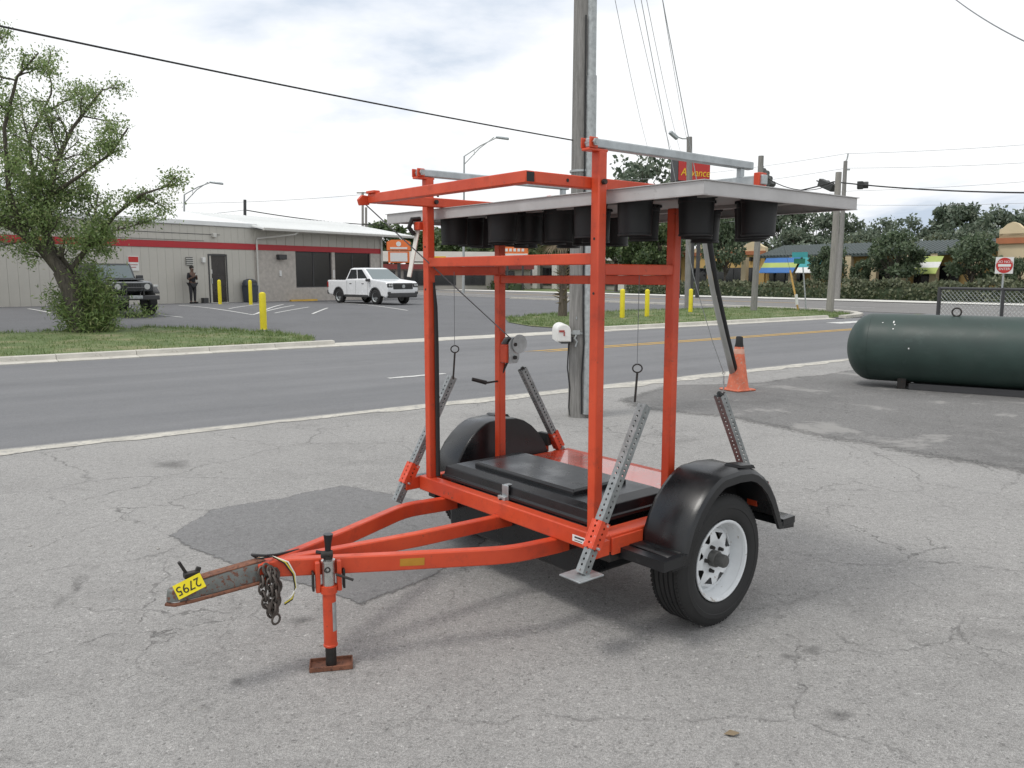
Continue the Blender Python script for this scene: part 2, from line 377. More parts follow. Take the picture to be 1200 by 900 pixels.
def perforated():
    n = NT('perforated_galv'); p = n.obj(); s = n.n('ShaderNodeSeparateXYZ'); n.l(p, s.inputs[0])
    ax = n.math('ABSOLUTE', s.outputs[0]); ay = n.math('ABSOLUTE', s.outputs[1]); lat = n.math('MINIMUM', ax, ay)
    zf = n.math('SUBTRACT', n.math('FRACT', n.math('DIVIDE', s.outputs[2], .0254)), .5); dz = n.math('MULTIPLY', zf, .0254)
    d = n.math('SQRT', n.math('ADD', n.math('MULTIPLY', lat, lat), n.math('MULTIPLY', dz, dz)))
    hole = n.math('LESS_THAN', d, .0058)
    a = n.noise(25, 5, .6, p); n.l(n.ramp(a.outputs[0], (.3, (.20, .215, .215)), (.7, (.36, .375, .375))).outputs[0], n.b.inputs['Base Color'])
    n.b.inputs['Metallic'].default_value = .55; n.b.inputs['Roughness'].default_value = .5
    tr = n.n('ShaderNodeBsdfTransparent'); mx = n.n('ShaderNodeMixShader'); n.l(hole, mx.inputs[0]); n.l(n.b.outputs[0], mx.inputs[1]); n.l(tr.outputs[0], mx.inputs[2]); n.l(mx.outputs[0], n.out.inputs[0])
perforated()
exec_order = None

# ------------------------------------------------------------------ the setting: ground, roads, kerbs, grass
def sheet(name, poly, matn, z=0, kind='structure', up=0):
    m = MB(); m.add([(p[0], p[1], z) for p in poly], [tuple(range(len(poly)))])
    o = m.build(name, matn)
    if o.data.polygons[0].normal.z < 0: o.data.flip_normals()
    return tag(o, kind=kind)
sheet('ground', [(-1500, -1500), (1500, -1500), (1500, 1500), (-1500, 1500)], 'grass_soil', -.03)
sheet('old_asphalt_yard', [ts(-70, -70)[:2], ts(34, -70)[:2], ts(34, -8.75)[:2], ts(-70, -8.75)[:2]], 'old_asphalt', 0)
sheet('side_road', [ts(-90, -8.85)[:2], ts(36.6, -8.85)[:2], ts(36.6, .1)[:2], ts(-90, .1)[:2]], 'road_asphalt', -.006)
sheet('main_road', [ts(36.5, -120)[:2], ts(51.2, -120)[:2], ts(51.2, 260)[:2], ts(36.5, 260)[:2]], 'main_asphalt', -.010)
def lot():
    m = MB(); T = [-70+i*2 for i in range(54)]; S = [.2+j*1.2 for j in range(16)]+[20, 26, 40, 90]
    vs = []; fs = []
    for t in T:
        for s in S:
            P = ts(min(t, 36.6), s); vs.append((P.x, P.y, gz(P)+.002))
    k = len(S)
    for i in range(len(T)-1):
        for j in range(k-1): fs.append((i*k+j, (i+1)*k+j, (i+1)*k+j+1, i*k+j+1))
    m.add(vs, fs); return tag(m.build('parking_lot', 'lot_asphalt', smooth=True), kind='structure')
lot()
def jag(poly, amp, seed, n=9):                    # ragged outline
    rnd = random.Random(seed); out = []
    for i, a in enumerate(poly):
        b = poly[(i+1) % len(poly)]; dx, dy = b[0]-a[0], b[1]-a[1]; L = math.hypot(dx, dy); k = max(2, int(L/amp/5))
        k = min(k, 60)
        for j in range(k):
            f = j/k; q = rnd.uniform(-amp, amp)*(0 if j == 0 else 1); out.append((a[0]+dx*f-dy/L*q, a[1]+dy*f+dx/L*q))
    return out
def patch(name, poly, matn, inset, z=.004):
    if len(poly) < 20:
        rn = random.Random(len(poly)*7+int(inset*100)); out = []
        for i, a in enumerate(poly):
            b = poly[(i+1) % len(poly)]; L = math.hypot(b[0]-a[0], b[1]-a[1]); k = max(3, min(14, int(L/.12))); off = 0
            for f in range(k):
                off = .6*off+rn.gauss(0, .028*min(1.6, L*.8)); w = math.sin(math.pi*f/k); out.append((a[0]+(b[0]-a[0])*f/k-(b[1]-a[1])/L*off*w, a[1]+(b[1]-a[1])*f/k+(b[0]-a[0])/L*off*w))
        poly = out
    cx = sum(p[0] for p in poly)/len(poly); cy = sum(p[1] for p in poly)/len(poly); n = len(poly)
    inn = [(cx+(p[0]-cx)*(1-inset), cy+(p[1]-cy)*(1-inset)) for p in poly]
    m = MB(); m.add([(p[0], p[1], z) for p in poly]+[(p[0], p[1], z) for p in inn], [(i, (i+1) % n, (i+1) % n+n, i+n) for i in range(n)]+[tuple(range(n, 2*n))])
    o = m.build(name, matn)
    n_ = len(o.data.polygons)
    at_ = o.data.attributes.new('edge', 'FLOAT', 'POINT')
    for i in range(2*n): at_.data[i].value = 0. if i < n else 1.
    for p in o.data.polygons:
        if p.normal.z < 0: o.data.flip_normals(); break
    return tag(o, kind='structure')
def ragged(name, sharp=.5, amax=1):
    n = M[name].node_tree; N = n.nodes.new; out = n.nodes['Material Output']; b = n.nodes['Principled BSDF']
    a = N('ShaderNodeAttribute'); a.attribute_name = 'edge'; g = N('ShaderNodeNewGeometry'); t = N('ShaderNodeTexNoise'); t.inputs['Scale'].default_value = 16; t.inputs['Detail'].default_value = 8; t.inputs['Roughness'].default_value = .75; n.links.new(g.outputs['Position'], t.inputs['Vector'])
    ad = N('ShaderNodeMath'); n.links.new(a.outputs['Fac'], ad.inputs[0]); n.links.new(t.outputs[0], ad.inputs[1])
    if amax < 1: sc_ = N('ShaderNodeMath'); sc_.operation = 'MULTIPLY'; sc_.inputs[1].default_value = .6; n.links.new(ad.outputs[0], sc_.inputs[0]); ad = sc_
    r = N('ShaderNodeValToRGB'); r.color_ramp.elements[0].position = .74-.1*sharp; r.color_ramp.elements[1].position = min(1, .80+.25*(1-sharp));
    if amax < 1: r.color_ramp.elements[0].position = .34; r.color_ramp.elements[1].position = .85; r.color_ramp.elements[1].color = (amax, amax, amax, 1)
    n.links.new(ad.outputs[0], r.inputs[0])
    tr = N('ShaderNodeBsdfTransparent'); mx = N('ShaderNodeMixShader'); n.links.new(r.outputs[0], mx.inputs[0]); n.links.new(tr.outputs[0], mx.inputs[1]); n.links.new(b.outputs[0], mx.inputs[2]); n.links.new(mx.outputs[0], out.inputs[0])
ragged('dark_patch', .8); ragged('worn_patch', .2); ragged('stain', .0, .42)
patch('asphalt_patch', [(-2.28, 5.15), (-2.23, 5.76), (-1.78, 6.08), (-1.39, 6.46), (-.95, 6.2), (-.3, 5.8), (-.05, 5.2), (-.46, 4.36), (-.78, 3.98), (-1.02, 4.18), (-1.49, 4.49), (-1.74, 4.66), (-2.03, 4.88)], 'dark_patch', .13)
patch('worn_asphalt_patch', [(1.2, 10.9), (2.2, 12.5), (3.9, 12.9), (5.6, 14.2), (8.5, 17), (13, 19.5), (12, 9), (4.75, 6.2), (3.85, 7.2), (3.2, 8.1), (2.5, 9.4), (1.95, 9.75), (1.4, 10.2)], 'worn_patch', .20)
def blob(px, py, r, seed, name='asphalt_stain'):
    c = spot(px, py); rn = random.Random(seed); ph = rn.uniform(0, 6)
    patch(name, [(c.x+math.cos(a)*r*(1+.35*math.sin(2*a+ph)+rn.uniform(-.1, .1)), c.y+math.sin(a)*r*.8*(1+.3*math.sin(3*a+ph))) for a in [6.283*k/22 for k in range(22)]], 'stain', .92, .0045)
for k, (px, py, r) in enumerate(((278, 799, .05), (355, 727, .07), (952, 762, .075), (925, 770, .045), (985, 838, .07), (200, 545, .25))): blob(px, py, r, k)
def gravel():
    rn = random.Random(8); m = MB()
    for k in range(420):
        P = Vector((rn.uniform(-3.2, 3.6), rn.uniform(2.2, 9), 0)); r = rn.uniform(.0025, .0075)*(1 if rn.random() < .93 else 1.8)
        vs = [P+Vector((rn.uniform(.7, 1.2)*x*r, rn.uniform(.7, 1.2)*y*r, (z+.35)*r*.8)) for x, y, z in ((1, 0, 0), (-1, 0, 0), (0, 1, 0), (0, -1, 0), (0, 0, 1), (0, 0, -1))]
        m.add(vs, [(0, 2, 4), (2, 1, 4), (1, 3, 4), (3, 0, 4), (2, 0, 5), (1, 2, 5), (3, 1, 5), (0, 3, 5)])
    tag(m.build('gravel', 'gravel_stone'), 'scattered loose grit on the old asphalt around the trailer', 'gravel', kind='stuff')
gravel()
c = spot(857, 862); m = MB(); m.add([(c.x-.03, c.y, .006), (c.x, c.y+.018, .014), (c.x+.035, c.y+.004, .008), (c.x+.004, c.y-.016, .010)], [(0, 1, 2, 3)]); tag(m.build('fallen_leaf', 'dead_frond'), 'single brown fallen leaf lying on the open asphalt', 'leaf')
# light concrete edging on the near side of the road, far kerb of single stones
rnd = random.Random(1)
ed = []
for k in range(240): P = ts(-30+k*.3, -8.83+rnd.uniform(-.02, .02)); ed.append((P.x, P.y))
for k in range(239, -1, -1): P = ts(-30+k*.3, -9.12+.10*math.sin(k*.13)+rnd.uniform(-.07, .07)); ed.append((P.x, P.y))
sheet('road_edging', ed, 'edge_sand', .005)
far = tag(empty('kerb'), kind='structure')
k0 = MB(); k0.prism([(-.18, -.1), (-.18, .012), (.12, .03), (.15, .115), (.30, .125), (.30, -.1)], (-.745, 0, 0), (0, 1, 0), (0, 0, 1), (1.49, 0, 0)); km = k0.mesh('kerb_stone')
k1 = MB(); k1.prism([(-.18, -.1), (-.18, .006), (.5, .03), (.5, -.1)], (-.745, 0, 0), (0, 1, 0), (0, 0, 1), (1.49, 0, 0)); km2 = k1.mesh('kerb_stone')
for i in range(42):
    t = -30+i*1.5
    if t > 29.6: break
    o = link('kerb_stone', km2 if 7.8 < t < 16.6 else km, 'kerb_concrete', far); o.location = ts(t, .28); o.rotation_euler.z = math.atan2(RD.y, RD.x)+rnd.uniform(-.004, .004)
# kerb return of the corner
kr = MB()
pts = [ts(30, .28), ts(31.3, .5), ts(32.6, 1.1), ts(33.8, 2.1), ts(34.7, 3.5), ts(35.2, 5.2), ts(35.4, 8), ts(35.4, 30)]
for a, b in zip(pts, pts[1:]):
    s_ = MB(); s_.beam(a+Vector((0,0,.01)), b+Vector((0,0,.01)), .32, .2); s_.build('kerb_stone', 'kerb_concrete', far)
# grass verges
def verge(name, poly, label):
    m = MB(); cx = sum(p[0] for p in poly)/len(poly); cy = sum(p[1] for p in poly)/len(poly)
    def gp(t, s):
        P = ts(t, s); return (P.x, P.y, gz(P)+.05)
    rings = 6; vs = []; fs = []; n = len(poly)
    for r in range(rings):
        f = 1-r/rings
        for (t, s) in poly:
            P = ts(cx+(t-cx)*f, cy+(s-cy)*f); vs.append((P.x, P.y, gz(P)+(.02 if r == 0 else .06)+.03*min(1, r/2)))
    vs.append(gp(cx, cy))
    for r in range(rings-1):
        for k in range(n): fs.append((r*n+k, r*n+(k+1)%n, (r+1)*n+(k+1)%n, (r+1)*n+k))
    for k in range(n): fs.append(((rings-1)*n+k, (rings-1)*n+(k+1)%n, rings*n))
    m.add(vs, fs); return tag(m.build(name, 'grass_soil', smooth=True), kind='structure')
LEFTV = [(-30, .56), (6.6, .56), (7.6, 1.0), (8.5, 2.2), (8.9, 3.6), (8.6, 5.2), (7.8, 7.2), (6.6, 8.6), (4, 8.7), (0, 8.2), (-30, 8.2)]
RIGHTV = [(17.6, .56), (29.8, .56), (31.2, .8), (32.4, 1.4), (33.5, 2.4), (34.3, 3.7), (34.8, 5.4), (34.9, 8.6), (27, 8.9), (21, 8.6), (18.6, 7.6), (17.3, 5.6), (16.6, 3.4), (16.8, 1.4)]
verge('grass_verge', LEFTV, ''); verge('grass_verge', RIGHTV, '')
def inside(t, s, poly):
    c = False; j = len(poly)-1
    for i in range(len(poly)):
        if (poly[i][1] > s) != (poly[j][1] > s) and t < (poly[j][0]-poly[i][0])*(s-poly[i][1])/(poly[j][1]-poly[i][1])+poly[i][0]: c = not c
        j = i
    return c
def grass(poly, n, trange, seed, label):
    rn = random.Random(seed); m = MB(); i = 0
    tuft = [(rn.uniform(*trange), rn.uniform(.6, 8.9)) for _ in range(n//9)]
    while i < n:
        a = rn.choice(tuft); t, s = a[0]+rn.gauss(0, .09), a[1]+rn.gauss(0, .09)
        i += 1
        if not inside(t, s, poly): continue
        P = ts(t, s); z = gz(P)+.04; h = rn.uniform(.04, .13); an = rn.uniform(0, 6.28); w = rn.uniform(.008, .018)
        d = Vector((math.cos(an), math.sin(an), 0)); l = Vector((rn.gauss(0, .04), rn.gauss(0, .04), h)); P.z = z
        m.add([P-d*w, P+d*w, P+l], [(0, 1, 2)])
    o = m.build('grass', 'grass_blade'); return tag(o, label, 'grass', kind='stuff')
grass(LEFTV, 26000, (-9, 8.9), 1, 'short patchy grass on the verge under the leaning tree')
grass(RIGHTV, 26000, (16.5, 35), 2, 'short patchy grass on the verge with the yellow bollards')
# far side of the main road
sheet('sidewalk', [ts(49.8, -120)[:2], ts(53.4, -120)[:2], ts(53.4, 260)[:2], ts(49.8, 260)[:2]], 'sidewalk_concrete', .03)
sheet('plaza_parking', [ts(57.8, -120)[:2], ts(75, -120)[:2], ts(75, 46)[:2], ts(57.8, 46)[:2]], 'lot_asphalt', 0)
for (a, b, w) in ((36.9, 37.05, 0), ):
    sheet('road_marking', [ts(a, 14)[:2], ts(b, 14)[:2], ts(b, 200)[:2], ts(a, 200)[:2]], 'line_white', -.003)
for k in range(26):
    for tt in (40.6, 47.4):
        s0 = -40+k*9; sheet('road_marking', [ts(tt, s0)[:2], ts(tt+.15, s0)[:2], ts(tt+.15, s0+3)[:2], ts(tt, s0+3)[:2]], 'line_white', -.004)
for tt in (43.9, 44.2): sheet('road_marking', [ts(tt, 12)[:2], ts(tt+.12, 12)[:2], ts(tt+.12, 200)[:2], ts(tt, 200)[:2]], 'line_yellow', -.004)
sheet('road_marking', [ts(11.2, -3.95)[:2], ts(34, -3.95)[:2], ts(34, -3.83)[:2], ts(11.8, -3.83)[:2]], 'line_yellow', -.001)
sheet('road_marking', [ts(11.4, -3.68)[:2], ts(34, -3.68)[:2], ts(34, -3.56)[:2], ts(11.0, -3.56)[:2]], 'line_yellow', -.001)
sheet('road_marking', jag([ts(6.3, -6.1)[:2], ts(7.4, -6.1)[:2], ts(7.4, -5.98)[:2], ts(6.3, -5.98)[:2]], .02, 8), 'line_white', -.001)
sheet('road_marking', jag([ts(26.5, -1.8)[:2], ts(28.6, -1.8)[:2], ts(28.6, -1.2)[:2], ts(26.5, -1.2)[:2]], .05, 9), 'line_white', -.001)

# ------------------------------------------------------------------ the arrow board trailer (u = towards its rear, v = towards its right side, z = up)
TA = R_(39.67); TW = 1.39; TL = .57; PP = .05
TR = empty('arrow_board_trailer', (-.509, 4.673, 0), TA, label='orange steel arrow board trailer with its grey lamp panel folded flat on top', cat='trailer')
def q(u, v, z): return Vector((u, -v, z))
def tb(m, u0, u1, v0, v1, z0, z1): return m.bx(u0, u1, -v1, -v0, z0, z1)
def part(name, mat_, boxes, parent=TR, bevel=.004):
    m = MB()
    for b in boxes: tb(m, *b)
    return m.build(name, mat_, parent, bevel)
ZF, ZT = .52, 2.236
OP = 'orange_paint'
# uprights
for (u, v, zt) in ((0, 0, ZT), (0, TW-PP, ZT), (TL-PP, 0, 2.018), (TL-PP, TW-PP, 2.018)):
    post = part('upright_post', OP, [(u, u+PP, v, v+PP, ZF-.002, zt)], bevel=.006)
    for zz in (1.86, 1.62):
        if u == 0:
            m = MB(); m.cyl(q(u-.0015, v+.025, zz), q(u+.002, v+.025, zz), .006, n=10); m.build('bolt_hole', 'ink_black', post)
# rails
part('front_rail', OP, [(.004, .046, PP, TW-PP, 1.747, 1.798)])
for v in (.004, TW-.046): part('side_rail', OP, [(PP, TL-PP, v, v+.042, 1.700, 1.750)])
part('back_rail', OP, [(TL-.046, TL-.004, PP, TW-PP, 1.653, 1.699)])
part('back_rail', OP, [(TL-.052, TL+.002, -.002, PP+.004, 1.652, 1.7)], bevel=.002)
# base frame
part('front_crossbeam', OP, [(-.012, .052, -.055, TW+.055, .435, ZF)], bevel=.006)
part('rear_crossbeam', OP, [(1.15, 1.21, -.055, TW+.055, .435, ZF)], bevel=.006)
for v in (-.055, TW+.005): part('side_beam', OP, [(.052, 1.15, v, v+.05, .435, ZF-.002)], bevel=.005)
part('side_ledge', OP, [(.052, .62, TW-.05, TW+.003, .500, .512)], bevel=.002)
part('side_angle', OP, [(.052, .26, TW+.056, TW+.068, .425, .505)], bevel=.002)
part('deck_plate', 'orange_deck_glare', [(.655, 1.149, -.004, TW+.004, ZF-.006, ZF+.002)], bevel=.002)
part('deck_lip', OP, [(.640, .66, -.003, TW+.003, ZF-.004, ZF+.028)], bevel=.003)
part('under_channel', 'steel_dark', [(.05, 1.15, TW-.02, TW+.05, .385, .434), (.05, 1.15, -.05, .02, .385, .434)], bevel=.003)
# tool box with moulded lid
tbx = empty('battery_box'); tbx.parent = TR
part('tub', 'black_plastic', [(.075, .625, .13, TW-.14, .24, .522)], tbx, .02)
m = MB()
def ring_q(u0, u1, v0, v1, z): return [q(u0, v0, z), q(u1, v0, z), q(u1, v1, z), q(u0, v1, z)]
lv = ring_q(.056, .645, .085, TW-.085, .523)+ring_q(.056, .645, .085, TW-.085, .543)+ring_q(.064, .637, .095, TW-.095, .546)+ring_q(.070, .631, .103, TW-.103, .592)+ring_q(.108, .593, .160, TW-.160, .612)
fs = [(3, 2, 1, 0)]
for i in range(4):
    for k in range(4): fs.append((i*4+k, i*4+(k+1)%4, (i+1)*4+(k+1)%4, (i+1)*4+k))
fs.append((16, 17, 18, 19)); m.add(lv, fs); lid = m.build('lid', 'black_plastic', tbx, .004, seg=2)
for p_ in lid.data.polygons: p_.use_smooth = False
m = MB(); m.add(ring_q(.145, .53, .29, TW-.29, .608)+ring_q(.145, .53, .29, TW-.29, .632)+ring_q(.158, .517, .303, TW-.303, .641), [(0,1,5,4),(1,2,6,5),(2,3,7,6),(3,0,4,7),(4,5,9,8),(5,6,10,9),(6,7,11,10),(7,4,8,11),(8,9,10,11)])
rt_ = m.build('raised_top', 'black_plastic', lid, .003, seg=2)
for p_ in rt_.data.polygons: p_.use_smooth = False
lt = part('latch', 'galv', [(.048, .056, .655, .705, .515, .598), (.054, .10, .664, .696, .596, .601)], tbx, .002)
part('hasp', 'galv_dull', [(.030, .05, .64, .70, .505, .54)], lt, .003)
m = MB(); m.cyl(q(.02, .67, .522), q(.05, .67, .522), .007, n=8); m.build('staple', 'steel_dark', lt)
# tongue: three beams meeting at the coupler
def swept(name, pts, w, h, matn, parent=TR):
    m = MB(); P = [q(*p) for p in pts]; vs = []; fs = []
    for i, p in enumerate(P):
        d = (P[min(i+1, len(P)-1)]-P[max(i-1, 0)]); d.z = 0; d.normalize(); s_ = Vector((-d.y, d.x, 0))*w/2
        for a, b in ((-1, -1), (1, -1), (1, 1), (-1, 1)): vs.append(p+s_*a+Vector((0, 0, b*h/2)))
    for i in range(len(P)-1):
        for k in range(4): fs.append((i*4+k, i*4+(k+1)%4, (i+1)*4+(k+1)%4, (i+1)*4+k))
    fs += [(3, 2, 1, 0), tuple(len(vs)-4+k for k in range(4))]; m.add(vs, fs)
    return m.build(name, matn, parent, .006)
def tz(u): return .397-.050*min(u, 0)
def bend(side):
    c = TW/2; pts = [(-1.31, .010, 0), (-1.22, .014, 0), (-.784, .222, -.012), (-.36, .425, -.034), (-.30, .448, -.037), (-.24, .462, -.04), (-.18, .467, -.04), (0, .468, -.04), (.55, .468, -.04)]
    return [(u, c+side*v+a, tz(u)) for u, v, a in pts]
for sd in (-1, 1):
    tbm = swept('tongue_beam', bend(sd), .05, .076, OP)
    if sd == 1:
        m = MB(); a = q(-.765, TW/2+.219+.0262, tz(-.765)); b = q(-.665, TW/2+.264+.0262, tz(-.665)); m.beam(a, b, .0016, .034); m.build('sticker', 'sticker_yellow', tbm)
swept('tongue_beam', [(-1.31, TW/2, tz(-1.31)+.003), (-.5, TW/2-.005, tz(-.5)+.003), (.6, TW/2-.015, .397)], .05, .068, OP)
# coupler with its latch, tag, chains and wires
cp = empty('coupler', q(-1.30, TW/2, .452)); cp.parent = TR
def cq(u, v, z): return Vector((u+1.30, -v, z-.44))
m = MB(); prof = []
for i in range(7):
    f = i/6; u = -1.30-.345*f; w = .036-.004*f; tp = .490-.030*f*f; bt = .410-.006*f; zc = (tp+bt)/2; hh = (tp-bt)/2
    for (a, b) in ((-1, -1), (-1, .35), (-.72, 1), (.72, 1), (1, .35), (1, -1)): prof.append(cq(u, a*w, zc+b*hh))
fs = []
for i in range(6):
    for k in range(6): fs.append((i*6+k, i*6+(k+1)%6, (i+1)*6+(k+1)%6, (i+1)*6+k))
fs += [tuple(range(5, -1, -1))]; m.add(prof, fs)
nose = []
for k in range(9):
    a = -math.pi/2+math.pi*k/8; nose.append((cq(-1.645-.045*math.cos(a), .034*math.sin(a), .41)))
nose2 = [Vector((p.x+.006, p.y*.85, .018)) for p in nose]
m.add(nose+nose2, [(i, i+1, i+10, i+9) for i in range(8)]+[tuple(range(9, 18))])
m.build('channel', 'coupler_steel', cp, .006, seg=3)
m = MB(); m.tube([cq(-1.295, -.040, .408), cq(-1.60, -.038, .400), cq(-1.665, -.028, .398), cq(-1.69, 0, .398), cq(-1.665, .028, .398), cq(-1.60, .038, .400), cq(-1.295, .040, .408)], .008, 8); m.build('flange', 'rusty', cp, smooth=True)
m = MB(); m.beam(cq(-1.29, 0, .494), cq(-1.56, 0, .478), .052, .006); m.build('top_plate', 'rusty', cp, .002)
m = MB(); m.beam(cq(-1.60, .0, .49), cq(-1.635, 0, .56), .014, .012); m.beam(cq(-1.575, .008, .49), cq(-1.56, .01, .525), .012, .02); m.beam(cq(-1.62, .006, .50), cq(-1.56, .008, .50), .03, .022); m.build('latch_lever', 'steel_dark', cp, .003)
m = MB(); m.box(cq(-1.30, 0, .437), (.05, .078, .096)); m.build('weld_collar', OP, cp, .004)
tg = MB(); cam_l = Vector((-.35, -.93, .15)).normalized()
tagc = empty('tag', cq(-1.615, .052, .470)); tagc.parent = cp; tagc.rotation_euler = (R_(78), 0, R_(-28))
t2 = MB(); t2.box((0, 0, 0), (.112, .060, .0012)); tp_ = t2.build('tag_plate', 'tag_yellow', tagc); tp_.rotation_euler = (0, 0, R_(24))
tx = link('lettering', text_mesh('2795', .052, .0006), 'ink_black', tagc); tx.location = (-.004, 0, .0012); tx.rotation_euler = (0, 0, R_(24+180)); tx.scale = (.95, 1, 1)
m = MB(); rnd = random.Random(7)
def chain(m, path, L=.044):
    P = [Vector(p) for p in path]; acc = 0; k = 0; pos = P[0]; i = 0
    segs = [(a, b) for a, b in zip(P, P[1:])]
    pts = []
    for a, b in segs:
        n = max(1, int(round((b-a).length/(L*.72))))
        for j in range(n): pts.append((a.lerp(b, (j+.5)/n), (b-a).normalized()))
    for k, (c, d) in enumerate(pts):
        nr = d.cross(Vector((0, 0, 1)) if abs(d.z) < .9 else Vector((1, 0, 0))).normalized()
        if k % 2: nr = d.cross(nr).normalized()
        x = d; y = nr.cross(d).normalized(); vs = []; n_, m_ = 12, 5
        for ii in range(n_):
            a = 2*math.pi*ii/n_; e = x*math.cos(a)*L*.56+y*math.sin(a)*L*.34
            for kk in range(m_):
                b = 2*math.pi*kk/m_; vs.append(c+e+(e.normalized()*math.cos(b)+nr*math.sin(b))*.0058)
        m.add(vs, [(ii*m_+kk, ((ii+1)%n_)*m_+kk, ((ii+1)%n_)*m_+(kk+1)%m_, ii*m_+(kk+1)%m_) for ii in range(n_) for kk in range(m_)])
chain(m, [cq(-1.315, .045, .47), cq(-1.325, .062, .40), cq(-1.31, .065, .31), cq(-1.285, .062, .262), cq(-1.262, .058, .30), cq(-1.25, .055, .39), cq(-1.262, .05, .45)])
chain(m, [cq(-1.30, .05, .48), cq(-1.295, .075, .42), cq(-1.29, .078, .33), cq(-1.275, .075, .30), cq(-1.268, .07, .36), cq(-1.27, .06, .44)])
chain(m, [cq(-1.285, .055, .47), cq(-1.275, .085, .40), cq(-1.28, .088, .34), cq(-1.288, .085, .285)])
m.ring(cq(-1.275, .075, .245), .021, .005, (0.3, -1, 0), 14, 6)
m.tube([cq(-1.30, .08, .33), cq(-1.305, .082, .29), cq(-1.29, .084, .265), cq(-1.272, .084, .28), cq(-1.272, .084, .31)], .008, 8)
m.build('safety_chain', 'chain_metal', cp, smooth=True)
for nm, dz, mt in (('wire', 0, 'wire_yellow'), ('wire', .012, 'wire_white'), ('wire', -.006, 'cable_black')):
    m = MB(); m.tube([cq(-1.31+dz, -.01, .495), cq(-1.26, .03, .505), cq(-1.215+dz, .055, .475), cq(-1.185+dz*.5, .065, .42), cq(-1.18+dz*.3, .07, .36), cq(-1.20, .075, .318+dz), cq(-1.235, .075, .305+dz)], .0035, 6); m.build(nm, mt, cp, smooth=True)
m = MB(); m.tube([cq(-1.30, -.03, .49), cq(-1.33, -.02, .515), cq(-1.29, .03, .515), cq(-1.22, -.02, .49), cq(-1.10, -.06, .475)], .006, 6); m.build('wire_loom', 'cable_black', cp, smooth=True)
# jack
jk = empty('jack', q(-1.058, .832, 0)); jk.parent = TR; jk.rotation_euler = (0, 0, R_(-22))
m = MB(); m.cyl((0, 0, .105), (0, 0, .375), .0285, n=20); m.lathe([(.0285, .108), (.031, .106), (.031, .098), (.024, .097)], n=20); m.build('outer_tube', OP, jk, smooth=True)
m = MB(); m.cyl((0, 0, .01), (0, 0, .12), .0235, n=20); m.build('inner_tube', 'steel_dark', jk, smooth=True)
m = MB(); m.box((0, 0, .006), (.18, .09, .009)); m.box((0, -.045, .012), (.18, .005, .022)); m.box((0, .045, .012), (.18, .005, .022)); m.box((-.09, 0, .012), (.005, .09, .022)); m.box((.09, 0, .012), (.005, .09, .022))
fp = m.build('foot_plate', 'rusty', jk, .002); fp.rotation_euler.z = R_(-6)
m = MB(); m.cyl((0, 0, .37), (0, 0, .478), .027, n=20); m.lathe([(.027, .476), (.030, .478), (.030, .486), (.02, .49)], n=20); m.build('top_sleeve', 'chrome', jk, smooth=True)
m = MB(); m.cyl((0, 0, .34), (0, 0, .372), .036, n=20); m.build('lower_ring', OP, jk, smooth=True)
for sx in (-.045, .045):
    m = MB(); m.box((sx, .012, .412), (.020, .05, .135)); m.build('mounting_bracket', OP, jk, .004)
    m = MB(); m.box((sx*1.45, .012, .395), (.010, .045, .085)); m.build('bracket_plate', 'steel_dark', jk, .003)
m = MB(); m.cyl((.03, -.022, .425), (.10, -.05, .402), .006, n=8); m.build('locking_pin', 'steel_dark', jk)
m = MB(); m.ring((-.006, -.029, .45), .011, .003, (0, 1, 0), 12, 5); m.build('pull_ring', 'steel_dark', jk)
m = MB(); m.cyl((0, 0, .486), (0, 0, .505), .02, n=16); m.cyl((-.03, -.004, .513), (.02, -.004, .513), .016, n=12); m.cyl((-.05, -.004, .528), (-.02, -.004, .520), .008, n=8); m.build('crank_head', 'steel_dark', jk, smooth=True)
m = MB(); m.tube([(0, 0, .52), (.002, 0, .56), (.004, 0, .60)], [.012, .015, .021], 14); m.build('crank_handle', 'black_plastic', jk, smooth=True)
m = MB(); m.prism([(math.cos(R_(a))*.0290, math.sin(R_(a))*.0290) for a in range(-70, -19, 10)]+[(math.cos(R_(a))*.0293, math.sin(R_(a))*.0293) for a in range(-20, -71, -10)], (0, 0, .17), (1, 0, 0), (0, 1, 0), (0, 0, .13)); m.build('label', 'galv_dull', jk)
part('label', 'sticker_white', [(-.0135, -.0122, 1.26, 1.365, .458, .490)], bevel=0)
part('label_print', 'ink_black', [(-.0142, -.0136, 1.275, 1.345, .476, .484), (-.0142, -.0136, 1.275, 1.325, .464, .467)], bevel=0)
